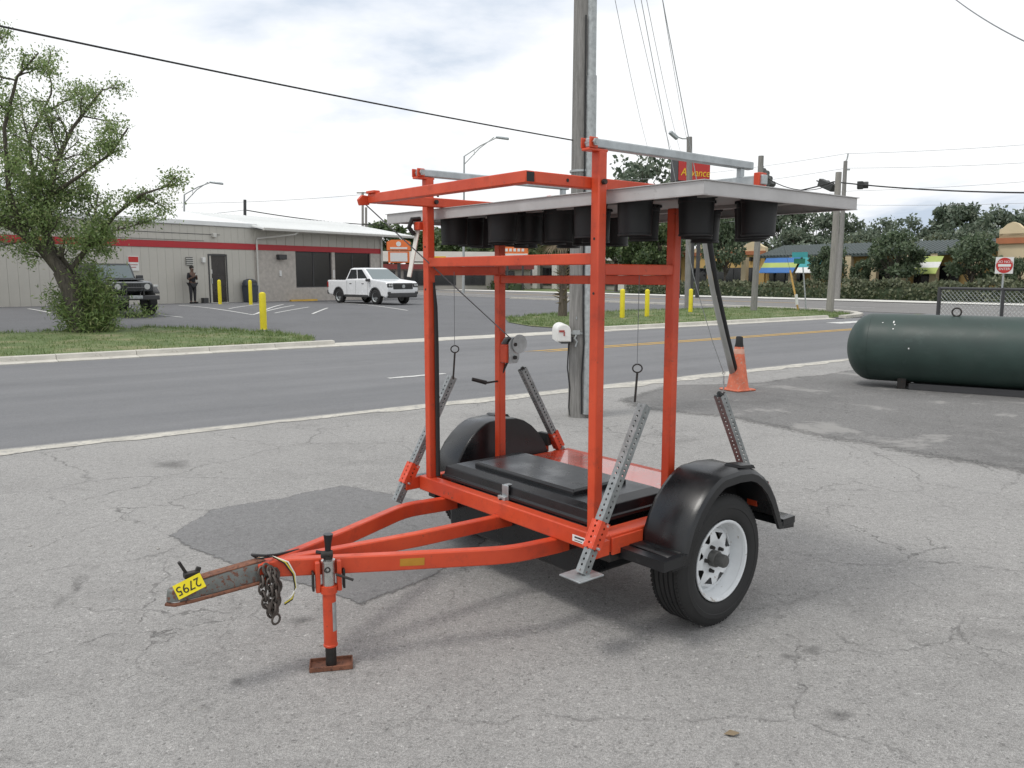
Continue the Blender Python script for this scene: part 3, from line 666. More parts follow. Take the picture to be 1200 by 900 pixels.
# wheels
WU, WZ = .611, .3255
def wheel_meshes():
    R = .3255
    # axis along +Y local (outwards), tyre from y=-.1 .. .1
    prof = [(.200, -.085), (.215, -.098), (.26, -.106), (.295, -.101), (.312, -.088), (.320, -.080)]
    for k, y in enumerate((-.058, -.028, 0, .028, .058)):
        prof += [(R, y-.006), (R-.007, y-.004), (R-.007, y+.002), (R, y+.004)]
    prof += [(.322, .080), (.313, .090), (.297, .101), (.285, .104), (.282, .107), (.262, .108), (.259, .105), (.235, .104), (.215, .098), (.200, .085)]
    ty = MB(); ty.lathe(prof, ax=(0, 1, 0), n=56)
    for k in range(84):                    # shoulder sipes
        a = 2*math.pi*k/84
        for sg in (-1, 1):
            c = Vector((math.sin(a)*(R-.0035), sg*.0745, math.cos(a)*(R-.0035)))
            r = Vector((math.sin(a), 0, math.cos(a))); t = Vector((math.cos(a), 0, -math.sin(a)))
            ty.box(c+r*.0003, (.013, .012, .008), Matrix((t, Vector((0, 1, 0)), r)).transposed())
    rim = MB()
    rim.lathe([(.150, .030), (.157, .020), (.163, .010), (.172, .018), (.176, .060), (.183, .082), (.196, .086), (.2015, .092), (.2015, .098), (.197, .1005), (.189, .098)], ax=(0, 1, 0), n=48)
    rim.lathe([(.189, .098), (.183, .084)], ax=(0, 1, 0), n=48)
    rim.lathe([(.150, .030), (.150, -.085), (.200, -.09)], ax=(0, 1, 0), n=40)
    ringz = [(.036, .036), (.070, .040), (.084, .046), (.096, .050), (.133, .044), (.142, .036), (.152, .029)]
    vs = []; fs = []; ns = 8
    for (r, y) in ringz:
        for sct in range(ns):
            for off in (-.5, -.52 if r > .12 else -.13, .52 if r > .12 else .13):
                a = 2*math.pi*(sct+(off*.62 if off != -.5 else off))/ns+.2; vs.append(Vector((math.sin(a)*r, y, math.cos(a)*r)))
    nc = ns*3
    for i in range(len(ringz)-1):
        for k in range(nc):
            if i == 3 and k % 3 == 1: continue
            fs.append((i*nc+k, i*nc+(k+1)%nc, (i+1)*nc+(k+1)%nc, (i+1)*nc+k))
    rim.add(vs, fs)
    return ty.mesh('tyre', True, 32), rim.mesh('rim', True, 40)
ty_me, rim_me = wheel_meshes()
hub = MB(); hub.lathe([(.041, .030), (.041, .066), (.037, .071), (.032, .072), (.032, .108), (.027, .116), (0, .118)], ax=(0, 1, 0), n=20); hub_me = hub.mesh('hub_cap', True)
nut = MB(); nut.cyl((0, .03, 0), (0, .058, 0), .011, .008, n=6); nut_me = nut.mesh('lug_nut')
dk = MB(); dk.lathe([(0, -.02), (.149, -.02)], ax=(0, 1, 0), n=24); dk_me = dk.mesh('rim_shade_disc')  # dark disc behind the rim holes, stands for the shade inside the barrel
for sd in (1, -1):
    vc = TW/2+sd*(1.672-.107-TW/2)
    w = empty('wheel', q(WU, vc, WZ)); w.parent = TR; w.rotation_euler = (0, R_(17), math.pi if sd == 1 else 0)
    link('tyre', ty_me, 'rubber', w); rm = link('rim', rim_me, 'rim_white', w); link('hub_cap', hub_me, 'hub_grey', w); link('rim_shade_disc', dk_me, 'steel_dark', w)
    for k in range(5):
        o = link('lug_nut', nut_me, 'steel_dark', rm); a = 2*math.pi*k/5; o.location = (math.sin(a)*.062, .004, math.cos(a)*.062)
m = MB(); tb(m, WU-.035, WU+.035, -.1, TW+.1, .29, .36); m.cyl(q(WU, -.2, WZ), q(WU, TW+.2, WZ), .02); m.build('axle', 'steel_dark', TR, .004)
for v in (.02, TW-.02):
    m = MB(); m.tube([q(.2, v, .40), q(.4, v, .37), q(WU, v, .362), q(.82, v, .37), q(1.02, v, .40)], .018, 6); m.build('leaf_spring', 'steel_dark', TR)
# fenders: a curved sheet with flat top, lip and inner wall
def fender_mesh():
    up = [(.165, .452), (.262, .452), (.270, .50), (.300, .572), (.345, .640), (.400, .697), (.455, .738), (.505, .764), (.54, .774), (.66, .780), (.76, .772), (.82, .752), (.88, .715), (.94, .660), (.99, .592), (1.025, .525), (1.042, .470), (1.150, .462)]
    vi, vo = 0.0, .262                 # inner and outer edge measured outwards from the frame
    bev = .035; m = MB(); n = len(up); vs = []; fs = []
    def nrm(i):
        a = up[max(0, i-1)]; b = up[min(n-1, i+1)]; d = Vector((b[0]-a[0], b[1]-a[1])).normalized(); return Vector((-d.y, d.x))
    rows = [(vi, 0), (vi+.02, .004), (vo-bev, .0), (vo-.012, -.010), (vo, -.026), (vo+.001, -.062), (vo-.014, -.062)]
    for i, (u, z) in enumerate(up):
        k = nrm(i)
        for (v, dn) in rows: vs.append((u+k.x*dn, v, z+k.y*dn))
    r = len(rows)
    for i in range(n-1):
        for k in range(r-1): fs.append((i*r+k, i*r+k+1, (i+1)*r+k+1, (i+1)*r+k))
    m.add(vs, fs)
    # inner wall
    wall = [(.262, .40)]+up[1:-1]+[(1.042, .40)]
    m.prism(wall, (0, vi, 0), (1, 0, 0), (0, 0, 1), (0, .006, 0))
    # raised crease on the top
    m.prism([(.68, .781), (.70, .790), (.80, .779), (.82, .757)], (0, .15, 0), (1, 0, 0), (0, 0, 1), (0, .085, 0))
    # foot of the front flange
    m.bx(.105, .268, -.005, vo+.002, .402, .450); m.bx(1.044, 1.152, .02, vo+.002, .425, .461)
    return m
fm = fender_mesh().mesh('fender', True, 28)
for sd in (1, -1):
    if sd == 1:
        fo = link('fender', fm, 'fender_plastic', TR); fo.location = q(0, TW+.062, 0); fo.scale = (1, -1, 1)
    else:
        fo = link('fender', fm, 'fender_plastic', TR); fo.location = q(0, -.062, 0)
    so_ = fo.modifiers.new('solid', 'SOLIDIFY'); so_.thickness = .004
    v0 = TW+.10 if sd == 1 else -.20
    lamp = part('tail_light', 'signal_black', [(1.06, 1.095, v0, v0+.10, .545, .63)], bevel=.004); part('lens', 'red_lens', [(1.095, 1.107, v0+.006, v0+.094, .55, .625)], lamp, .004)
    part('lamp_bracket', OP, [(1.02, 1.09, v0+.02, v0+.08, .50, .545)], bevel=.003)
# outrigger legs in slanted sleeves
def leg(u0, z0, u1, z1, v, pad, top_cap=True):
    a = q(u0, v, z0); b = q(u1, v, z1); L = (b-a).length; d = (b-a).normalized()
    e = empty('outrigger_leg', a); e.parent = TR
    e.rotation_euler = d.to_track_quat('Z', 'Y').to_euler()
    m = MB(); h = .0225; m.add([(x, y, z) for z in (0, L) for x, y in ((-h, -h), (h, -h), (h, h), (-h, h))], [(0,1,5,4),(1,2,6,5),(2,3,7,6),(3,0,4,7)])
    m.build('perforated_tube', 'perforated_galv', e)
    k = .17
    s = MB(); g = .030
    for (x0, x1, y0, y1) in ((-g, -h-.001, -g, g), (h+.001, g, -g, g), (-h, h, -g, -h-.001), (-h, h, h+.001, g)): s.bx(x0, x1, y0, y1, k-.055, k+.075)
    s.build('sleeve', 'perf_orange', e)
    p = MB(); p.cyl((-.045, 0, k-.045), (.045, 0, k-.045), .006, n=8); p.build('pin', 'galv', e)
    if pad:
        pm = MB(); Mr = d.to_track_quat('Z', 'Y').to_matrix().inverted() @ Matrix.Identity(3)
        pm.box((0, 0, -.006), (.15, .13, .008), Mr); pm.build('foot_pad', 'galv', e, .002)
def perf_orange():
    n = NT('perf_orange'); p = n.obj(); s = n.n('ShaderNodeSeparateXYZ'); n.l(p, s.inputs[0])
    lat = n.math('MINIMUM', n.math('ABSOLUTE', s.outputs[0]), n.math('ABSOLUTE', s.outputs[1]))
    dz = n.math('MULTIPLY', n.math('SUBTRACT', n.math('FRACT', n.math('DIVIDE', s.outputs[2], .0254)), .5), .0254)
    hole = n.math('LESS_THAN', n.math('SQRT', n.math('ADD', n.math('MULTIPLY', lat, lat), n.math('MULTIPLY', dz, dz))), .0055)
    a = n.noise(25, 5, .6, p); n.l(n.ramp(a.outputs[0], (.4, (.60, .06, .018)), (.6, (.66, .075, .03)), (.72, (.5, .42, .4))).outputs[0], n.b.inputs['Base Color']); n.b.inputs['Roughness'].default_value = .45
    tr = n.n('ShaderNodeBsdfTransparent'); mx = n.n('ShaderNodeMixShader'); n.l(hole, mx.inputs[0]); n.l(n.b.outputs[0], mx.inputs[1]); n.l(tr.outputs[0], mx.inputs[2]); n.l(mx.outputs[0], n.out.inputs[0])
perf_orange()
leg(-.163, .395, .228, 1.107, TW+.088, True)
leg(-.149, .375, .260, 1.086, -.088, False)
leg(1.215, .43, .82, 1.095, -.088, False)
leg(1.215, .39, .796, 1.106, TW+.088, False)
for v in (-.088, TW+.088):
    part('leg_gusset', OP, [(-.10, .012, v-.03 if v > 0 else v, v if v > 0 else v+.03, .44, .512)], bevel=.004)
    part('leg_gusset', OP, [(1.10, 1.20, v-.034 if v > 0 else v, v if v > 0 else v+.034, .44, .512)], bevel=.004)
# lifting frame pivoted on the front posts
lf = empty('lift_frame'); lf.parent = TR
BU, BZ0, BZ1 = -.3765, 2.078, 2.1275
m = MB(); tb(m, BU, BU+.05, .05, TW-.05, BZ0, BZ1); fb = m.build('front_bar', OP, lf, .004)
part('open_end', 'ink_black', [(BU+.005, BU+.045, TW-.0505, TW-.0485, BZ0+.005, BZ1-.005)], fb, 0)
for v in (.051, TW-.101):
    part('arm', OP, [(BU+.05, .62, v, v+.05, BZ0, BZ1)], lf, .004)
for v0, v1 in ((-.018, .118), (TW-.118, TW+.018)):
    m = MB(); m.cyl(q(.024, v0, 2.104), q(.024, v1, 2.104), .011, n=10); m.cyl(q(.024, v1-.012, 2.104), q(.024, v1-.003, 2.104), .013, n=6); m.build('pivot_bolt', 'steel_dark', lf)
m = MB(); m.cyl(q(-.14, TW-.0508, 2.103), q(-.14, TW-.0495, 2.103), .008, n=10); m.build('bolt_hole', 'ink_black', lf)
m = MB(); m.prism([(-.035, 0), (.02, .005), (.03, .05), (-.02, .055), (-.045, .03)], q(BU-.01, .03, BZ0-.012), (1, 0, 0), (0, 0, 1), q(0, .022, 0)); m.build('cable_lug', OP, lf, .003)
part('stop_plate', OP, [(BU-.01, BU+.03, .05, .13, BZ1, BZ1+.014)], lf, .003)
# galvanised stay tubes on the post tops
for v, ue in ((.025, 1.107), (TW-.025, 1.156)):
    s = empty('stay'); s.parent = TR
    part('clevis', OP, [(-.062, .055, v-.024, v+.024, 2.232, 2.243), (-.062, -.014, v-.03, v-.022, 2.243, 2.288), (-.062, -.014, v+.022, v+.03, 2.243, 2.288)], s, .003)
    m = MB(); m.cyl(q(-.036, v-.045, 2.266), q(-.036, v+.045, 2.266), .010, n=8); m.cyl(q(-.036, v+.035, 2.266), q(-.036, v+.043, 2.266), .017, n=6); m.build('pin', 'galv_dull', s)
    part('stay_tube', 'galv', [(-.045, ue, v-.02, v+.02, 2.246, 2.286)], s, .006)
    part('drop_strut', 'galv', [(1.05, 1.082, v-.014, v+.014, 2.16, 2.246)], s, .003)
part('stay_crossbar', 'galv', [(1.045, 1.087, -.12, 1.515, 2.155, 2.203)], bevel=.004)
for v in (-.1, 1.465): part('stay_clamp', OP, [(1.035, 1.10, v, v+.035, 2.07, 2.215)], bevel=.004)
# the lamp panel, lying flat
PU0, PU1, PV0, PV1, PZ = .088, 1.299, -.528, 1.881, 2.073
dp = empty('lamp_panel'); dp.parent = TR
part('sheet', 'panel_under', [(PU0+.003, PU1-.003, PV0+.003, PV1-.003, PZ-.012, PZ-.004)], dp, 0)
for nm, b in (('edge_channel', (PU0, PU0+.004, PV0, PV1, PZ-.052, PZ)), ('edge_channel', (PU1-.004, PU1, PV0, PV1, PZ-.052, PZ)), ('edge_channel', (PU0+.004, PU1-.004, PV0, PV0+.004, PZ-.052, PZ)), ('edge_channel', (PU0+.004, PU1-.004, PV1-.004, PV1, PZ-.052, PZ))):
    ec = part(nm, 'panel_alu', [b], dp, .001)
for b in ((PU0-.008, PU0+.02, PV0-.008, PV1+.008), (PU1-.02, PU1+.008, PV0-.008, PV1+.008), (PU0+.02, PU1-.02, PV0-.008, PV0+.02), (PU0+.02, PU1-.02, PV1-.02, PV1+.008)):
    part('edge_trim', 'panel_alu', [(b[0], b[1], b[2], b[3], PZ+.0005, PZ+.004)], dp, 0)
for b in ((PU0-.004, PU0+.018, PV0-.002, PV1+.002), (PU1-.018, PU1+.004, PV0-.002, PV1+.002), (PU0+.018, PU1-.018, PV1-.018, PV1+.004)):
    part('lower_flange', 'panel_alu', [(b[0], b[1], b[2], b[3], PZ-.0555, PZ-.0525)], dp, 0)
for u in (.40, 1.0): part('stiffener', 'panel_under', [(u, u+.03, PV0+.01, PV1-.01, PZ-.03, PZ-.0125)], dp, .002)
hm = MB(); hm.lathe([(.112, .004), (.112, -.004), (.104, -.006), (.1035, -.03), (.101, -.032), (.094, -.175), (.097, -.178), (.097, -.186), (.0925, -.187), (.0925, -.17), (.098, -.02), (.05, -.018), (0, -.018)], n=28)
for k in range(18):
    a = 2*math.pi*k/18; hm.box((math.cos(a)*.108, math.sin(a)*.108, -.006), (.016, .012, .010), Matrix.Rotation(a, 3, 'Z'))
hme = hm.mesh('lamp_hood', True, 35)
lm = MB(); lm.lathe([(.062, -.02), (.05, -.045), (.03, -.055), (0, -.058)], n=18); lme = lm.mesh('lamp', True)
CV = TW/2
lamps = [(.24, .69), (.465, .86), (.69, 1.04), (.915, .86), (1.14, .69), (.24, -.72), (.465, -.86), (.69, -1.04), (.915, -.86), (1.14, -.69), (.69, .69), (.69, .35), (.69, 0), (.69, -.35), (.69, -.69), (.24, .405), (.24, -.27), (1.14, .40), (1.14, -.27), (.465, -.31), (.465, -.06), (.915, -.31), (.465, -.56)]
for (u, v) in lamps:
    o = link('lamp_hood', hme, 'hood_plastic', dp); o.location = q(u, CV+v, PZ-.014); o.rotation_euler.z = u*7+v*3; o.scale = (.80, .80, .97)
    l = link('lamp', lme, 'lamp_clear', o)
# winch and its cable, pins on their tethers, loom, lath
wn = empty('winch', q(.58, .085, 1.22)); wn.parent = TR
def wq(u, v, z): return Vector((u, -v, z))
m = MB(); tb(m, -.06, -.02, -.03, .03, -.05, .06); m.build('winch_bracket', OP, wn, .003)
pl = [(-.045, -.055), (.02, -.055), (.038, -.03), (.04, .02), (.05, .05), (.045, .085), (.015, .105), (-.02, .10), (-.045, .07)]
for v in (.034, -.034):
    m = MB(); m.prism([(a, b) for a, b in pl], wq(.0, v, 0), (1, 0, 0), (0, 0, 1), wq(0, .004, 0)); m.build('side_plate', 'galv_dull', wn, .001)
m = MB(); m.cyl(wq(.03, -.03, .055), wq(.03, .033, .055), .040, n=18); m.build('drum', 'steel_dark', wn, smooth=True)
m = MB(); m.cyl(wq(.035, .040, .062), wq(.035, .046, .062), .058, n=24); m.build('gear', 'galv_dull', wn)
for sz in (-.02, .06):
    m = MB(); m.cyl(wq(.0, -.02, sz), wq(.0, .05, sz), .012, n=10); m.build('shaft', 'steel_dark', wn)
m = MB(); m.cyl(q(.36, -.02, 1.07), q(.44, .02, 1.045), .011, .013, n=8); m.tube([q(.44, .02, 1.045), q(.53, .03, 1.05), q(.58, .07, 1.19)], .007, 6); m.build('winch_handle', 'steel_dark', TR)
def strand(name, a, b, r, matn, sag=0, parent=TR, n=1):
    a = Vector(a); b = Vector(b); pts = [a.lerp(b, i/n)-Vector((0, 0, sag*4*(i/n)*(1-i/n))) for i in range(n+1)]
    m = MB(); m.tube(pts, r, 6); return m.build(name, matn, parent, smooth=True)
strand('winch_cable', q(BU-.02, .04, BZ0+.005), q(.60, .085, 1.30), .0035, 'cable_grey')
for (uu, vv, zt2, zr, zl) in ((.147, .1, 1.72, 1.275, 1.10), (.386, TW-.1, 1.72, 1.25, 1.085)):
    pe = empty('leg_pin'); pe.parent = TR
    strand('tether', q(uu, vv, zt2), q(uu-.002, vv, zr+.018), .0016, 'cable_grey', parent=pe)
    m = MB(); m.ring(q(uu, vv, zr), .020, .0036, q(-.64, .77, .1), 18, 6, 1.15); m.build('ring', 'steel_dark', pe, smooth=True)
    m = MB(); m.cyl(q(uu, vv, zr-.02), q(uu-.014, vv, zl), .0055, n=8); m.build('pin_shank', 'steel_dark', pe, smooth=True)
m = MB(); m.tube([q(.035, .058, 1.66), q(.044, .060, 1.52), q(.046, .061, 1.30), q(.046, .061, .9), q(.046, .061, .53)], [.006, .011, .013, .013, .013], 8); m.build('wire_loom', 'rubber', TR, smooth=True)
m = MB(); m.tube([q(.02, -.05, 2.02), q(-.03, -.06, 2.015), q(-.05, -.06, 1.97), q(-.02, -.055, 1.93)], .014, 8); m.build('hose', 'rubber', TR, smooth=True)
m = MB(); m.beam(q(.006, -.045, 1.985), q(-.060, -.052, 1.69), .030, .008, up=(.77, .2, 0)); m.build('marker_lath', 'lath_white', TR, .002)
part('lath_bracket', OP, [(-.02, .02, -.06, -.002, 1.955, 2.0)], bevel=.003)
m = MB(); m.cyl(q(.022, .128, 2.13), q(.022, .128, 2.165), .006, n=6); m.build('grease_fitting', 'steel_dark', lf)
for o in (wn,): pass

# ------------------------------------------------------------------ foliage helpers
def leaves(m, P, size, seed, aspect=.5, droop=0):
    r = np.random.default_rng(seed); P = np.asarray(P, float); n = len(P)
    d = r.normal(size=(n, 3)); d[:, 2] -= droop; d /= np.linalg.norm(d, axis=1)[:, None]
    e = r.normal(size=(n, 3)); e -= (e*d).sum(1)[:, None]*d; e /= np.linalg.norm(e, axis=1)[:, None]
    L = size*r.uniform(.6, 1.35, n)[:, None]; a = P; b = P+d*L*.5+e*L*aspect*.5; c = P+d*L; f = P+d*L*.5-e*L*aspect*.5
    v = np.stack([a, b, c, f], 1).reshape(-1, 3); o = len(m.v); m.v += [tuple(x) for x in v]; m.f += [(o+4*i, o+4*i+1, o+4*i+2, o+4*i+3) for i in range(n)]
def leaf_obj(name, mb, mt, parent=None):
    me = bpy.data.meshes.new(name); me.from_pydata(mb.v, [], mb.f); me.update(); return link(name, me, mt, parent)
def wobble(a, b, rn, amp, n=5):
    a = Vector(a); b = Vector(b); L = (b-a).length
    return [a.lerp(b, i/n)+(Vector((rn.gauss(0, 1), rn.gauss(0, 1), rn.gauss(0, .6)))*amp*L if 0 < i < n else Vector()) for i in range(n+1)]
def grow(m, a, b, r0, r1, rn, depth, tips, twigs, spread=.6, n=5, kids=(3, 5)):
    pts = wobble(a, b, rn, .035, n); rr = [r0+(r1-r0)*i/n for i in range(n+1)]
    m.tube(pts, rr, 8 if r0 > .05 else 5, False)
    if depth == 0:
        for p in pts[2:]: tips.append(p)
        return
    L = (Vector(b)-Vector(a)).length
    for k in range(rn.randint(*kids)):
        f = rn.uniform(.35, 1); i = min(n-1, int(f*n)); p = pts[i].lerp(pts[i+1], f*n-i)
        d = (pts[i+1]-pts[i]).normalized()+Vector((rn.gauss(0, spread), rn.gauss(0, spread), rn.gauss(.15, spread*.8))); d.normalize()
        grow(m, p, p+d*L*rn.uniform(.4, .62), r1*rn.uniform(.55, .8), r1*.25, rn, depth-1, tips, twigs, spread, 4, kids)
    tips.append(pts[-1])

# ------------------------------------------------------------------ the leaning tree on the left verge
def left_tree():
    B = spot(97, 392); B.z -= .03; Y0 = B.y; rn = random.Random(11)
    T = empty('leaning_tree', B, label='leaning multi-stemmed tree with sparse olive foliage on the grass verge', cat='tree')
    def P(px, py, dy=0): return at(px, py, Y0+dy)-B
    m = MB(); tips = []; w = MB()
    m.tube([P(100, 396), P(97, 388), P(92, 365), P(80, 335), P(72, 318)], [.34, .28, .24, .23, .22], 12)
    m.tube([P(112, 396), P(104, 380, .1), P(92, 350, .15), P(86, 322, .2)], [.28, .2, .17, .16], 10)
    limbs = [  # pixel path, depth drift, radii
        ([(72, 318, 0), (50, 292, -.1), (25, 272, -.3), (-15, 250, -.6), (-60, 215, -.8)], .18, .07),
        ([(66, 310, 0), (56, 285, .1), (52, 262, .1), (58, 230, .2), (66, 190, .3), (85, 150, .5), (120, 105, .6)], .13, .03),
        ([(86, 322, .2), (62, 290, .4), (52, 262, .6), (40, 215, .9), (34, 165, 1.1), (60, 110, 1.3)], .10, .025),
        ([(80, 322, .2), (95, 300, .1), (112, 280, -.2), (135, 252, -.5), (165, 228, -.8), (200, 217, -1.0)], .09, .02),
        ([(25, 272, -.3), (10, 220, -.9), (5, 150, -1.4), (20, 90, -1.6), (45, 62, -1.7)], .08, .02),
        ([(-15, 250, -.6), (-50, 160, -.6), (-40, 80, -.4), (-10, 55, -.2)], .09, .02),
        ([(58, 230, .2), (95, 205, -.4), (130, 180, -.8), (150, 150, -1.0)], .06, .02),
        ([(40, 215, .9), (10, 190, 1.6), (-30, 150, 2)], .08, .03),
        ([(112, 280, -.2), (135, 270, .2), (165, 262, .5)], .04, .015),
        ([(95, 300, .1), (110, 262, .6), (115, 225, .9)], .05, .02)]
    for path, r0, r1 in limbs:
        pts = [P(a, b, c) for a, b, c in path]; n = len(pts); m.tube(pts, [r0+(r1-r0)*i/(n-1) for i in range(n)], 8, False)
        small = r0 < .1
        for i in range(max(1, n//2-1), n):
            for k in range(3 if small else 6):
                d = (pts[i]-pts[i-1]).normalized()*.7+Vector((rn.gauss(0, .7), rn.gauss(0, .9), rn.gauss(.2, .5))); d.normalize()
                a = pts[i-1].lerp(pts[i], rn.random()); grow(m, a, a+d*rn.uniform(.6, 1.25)*(.55 if small else 1), .028, .012, rn, 1, tips, None, .7, 4, (4, 6))
    tr = m.build('trunk', 'bark', T, smooth=True, angle=60)
    pts = []
    g = np.random.default_rng(4)
    for t in tips:
        if rn.random() < .12: continue
        k = rn.randint(13, 34); pts += [np.array(t)+g.normal(0, .15, 3)*np.array([1, 1, .8]) for _ in range(k)]
    lv = MB(); leaves(lv, pts, .085, 5, .45, .35); leaf_obj('crown', lv, 'leaf_olive', T)
    # stub of a cut limb
    s = MB(); s.cyl(P(70, 300, -.12), P(73, 290, -.1), .09, .075, 10); s.build('cut_stub', 'bark', T)
    print('tips', len(tips), 'leaves', len(pts))
left_tree()
def bush():
    B = spot(112, 391); T = empty('willowy_bush', B, label='feathery green shrub growing around the foot of the leaning tree', cat='bush')
    rn = random.Random(2); g = np.random.default_rng(9); st = MB(); pts = []; ds = []
    lobes = [(-.95, .1, 1.15, .38), (-.55, -.3, .8, .42), (-.1, -.3, 1.3, .42), (.1, -.2, 1.0, .42), (.15, .1, 1.5, .38), (.35, 0, 1.0, .34), (-.1, .2, 1.85, .33), (-.2, -.4, .4, .40), (.45, -.3, .4, .38)]
    for (x, y, z, r) in lobes:
        for k in range(26):
            a = Vector((x*.35+rn.gauss(0, .1), y*.4+rn.gauss(0, .1), 0)); b = Vector((x+rn.gauss(0, r*.6), y+rn.gauss(0, r*.6), max(.15, z+rn.gauss(0, r*.6))))
            w = wobble(a, b, rn, .06, 5); st.tube(w, [.014, .011, .009, .007, .005, .003], 4, False)
            for f in np.linspace(.35, 1.05, 28):
                i = min(4, int(f*5)); p = np.array(w[i].lerp(w[i+1], f*5-i)); pts.append(p+g.normal(0, .09, 3)); 
                if rn.random() < .6: pts.append(p+g.normal(0, .13, 3))
    st.build('stems', 'bark', T); lv = MB(); leaves(lv, pts, .15, 6, .2, .15); leaf_obj('foliage', lv, 'leaf_bush', T)
bush()
def weed(px, py, label):
    B = spot(px, py); rn = random.Random(int(px)); T = empty('weed_clump', B, label=label, cat='plant'); g = np.random.default_rng(int(px)); lv = MB()
    pts = np.abs(g.normal(0, 1, (420, 3)))*np.array([.32, .3, .2])*np.where(g.random((420, 3)) < .5, -1, 1)*np.array([1, 1, 1]); pts[:, 2] = np.abs(pts[:, 2])
    leaves(lv, pts, .12, 3, .3, -.4); leaf_obj('foliage', lv, 'leaf_bush', T)
    s = MB()
    for k in range(6): s.tube([(0, 0, 0), (rn.gauss(0, .2), rn.gauss(0, .2), rn.uniform(.15, .35))], [.008, .004], 4, False)
    s.build('stems', 'bark', T)
weed(163, 372, 'low green weeds at the edge of the grass beside the black off-roader')

# ------------------------------------------------------------------ the low shop with the red stripe
B0 = Vector((-20.1, 31.8, 0)); WD = Vector((.574, .819, 0)).normalized(); WN = Vector((WD.y, -WD.x, 0))
SH = empty('shop_building', B0, math.atan2(WD.y, WD.x), label='low grey metal-sided shop with red stripe and white ribbed roof', cat='building')
# local: x along the wall, y = away from the street side (behind), so the facade looks along -y
def shp(name, mt, boxes, parent=SH, bevel=0):
    m = MB()
    for b in boxes: m.bx(*b)
    return m.build(name, mt, parent, bevel)
wl = shp('wall', 'siding', [(-26, 9.45, .06, .4, -.1, 4.05), (10.55, 12.2, .06, .4, -.1, 4.05), (9.45, 10.55, .06, .4, 2.72, 4.05)])
pw = .40; pm = MB(); pm.bx(.004, pw-.004, .03, .06, 0, 2.96); pm1 = pm.mesh('siding_panel')
pm = MB(); pm.bx(.004, pw-.004, .03, .06, 3.285, 4.05); pm2 = pm.mesh('siding_panel')
pm = MB(); pm.bx(.004, pw-.004, .03, .06, 2.74, 2.96); pm3 = pm.mesh('siding_panel')
x = -9.95
while x < 12.0:
    door = 9.3 < x < 10.4
    o = link('siding_panel', pm3 if door else pm1, 'siding', wl); o.location = (x, 0, 0)
    o = link('siding_panel', pm2, 'siding', wl); o.location = (x, 0, 0); x += pw
shp('red_stripe', 'red_stripe', [(-26, 21.36, .0, .058, 2.98, 3.27)])
shp('seam_trim', 'trim_dark', [(4.2, 10.2, .015, .03, 3.64, 3.665)]); shp('seam_trim', 'trim_dark', [(4.2, 9.3, .015, .03, 3.335, 3.35)])
st = shp('stucco_wall', 'stucco', [(12.2, 14.83, .03, .4, -.1, 2.98), (14.83, 20.46, .03, .4, -.1, 1.04), (20.46, 21.36, .03, .4, -.1, 2.98), (17.42, 17.64, .03, .4, 1.04, 2.98)])
shp('upper_wall', 'siding', [(12.2, 21.36, .035, .4, 3.27, 4.02)])
for i in range(15): shp('siding_batten', 'siding', [(12.4+i*.6, 12.46+i*.6, .01, .034, 3.275, 4.0)])
for a, b in ((14.83, 17.42), (17.64, 20.46)):
    w = shp('window', 'trim_dark', [(a, b, .12, .18, 1.04, 1.10), (a, b, .12, .18, 2.92, 2.98), (a, a+.06, .12, .18, 1.1, 2.92), (b-.06, b, .12, .18, 1.1, 2.92)])
    mid = (a+b)/2
    shp('mullion', 'trim_dark', [(mid-.03, mid+.03, .12, .18, 1.1, 2.92)], w)
    for c, d in ((a+.06, mid-.03), (mid+.03, b-.06)): shp('pane', 'glass_black', [(c, d, .14, .15, 1.1, 2.92)], w)
shp('poster', 'sticker_white', [(17.48, 17.58, .018, .03, 1.55, 2.0)])
side = shp('side_wall', 'siding', [(21.36, 21.5, .03, 16, -.1, 4.15)]); shp('back_wall', 'siding', [(-26, 21.4, 16, 16.2, -.1, 4.02)])
shp('interior_back', 'trim_dark', [(12.3, 21.3, 2.8, 2.9, 0, 4)])
# roof: fascia on the left part, overhanging ribbed sheets on the right
fa = shp('fascia', 'roof_metal', [(-26, 12.35, -.06, .25, 4.06, 4.28)], bevel=.03)
m = MB(); m.add([(-26, -.06, 4.27), (12.35, -.06, 4.27), (12.35, 5.5, 5.12), (-26, 5.5, 5.12), (-26, 16.3, 4.3), (12.35, 16.3, 4.3)], [(0,1,2,3), (3,2,5,4)]); m.build('roof', 'roof_metal', SH)
rf = MB(); rf.add([(12.0, -.95, 3.98), (23.4, -.95, 3.98), (23.4, 5.5, 5.06), (12.0, 5.5, 5.06), (12.0, -.95, 4.05), (23.4, -.95, 4.05), (23.4, 5.5, 5.13), (12.0, 5.5, 5.13), (23.4, 16.6, 4.2), (12, 16.6, 4.2)], [(0,1,2,3),(4,5,6,7),(0,1,5,4),(1,2,6,5),(0,3,7,4),(7,6,8,9)]); rf = rf.build('roof', 'roof_metal', SH)
rb = MB(); rb.beam((0, -.96, 4.066), (0, 5.5, 5.146), .06, .035); rbm = rb.mesh('roof_rib')
for i in range(38):
    o = link('roof_rib', rbm, 'roof_metal', rf); o.location = (12.1+i*.3, 0, 0)
gt = MB(); gt.prism([(0, 0), (-.12, .02), (-.14, .13), (-.11, .13), (-.02, .1), (0, .12)], (12.0, -.95, 3.92), (0, 1, 0), (0, 0, 1), (11.4, 0, 0)); gt.build('gutter', 'trim_light', SH)
dsp = MB(); dsp.tube([(14.2, -.95, 3.93), (14.1, -.9, 3.82), (12.35, -.02, 3.55), (12.3, -.05, 3.4), (12.3, -.05, .4)], .05, 8); dsp.build('downspout', 'trim_light', SH, smooth=True)
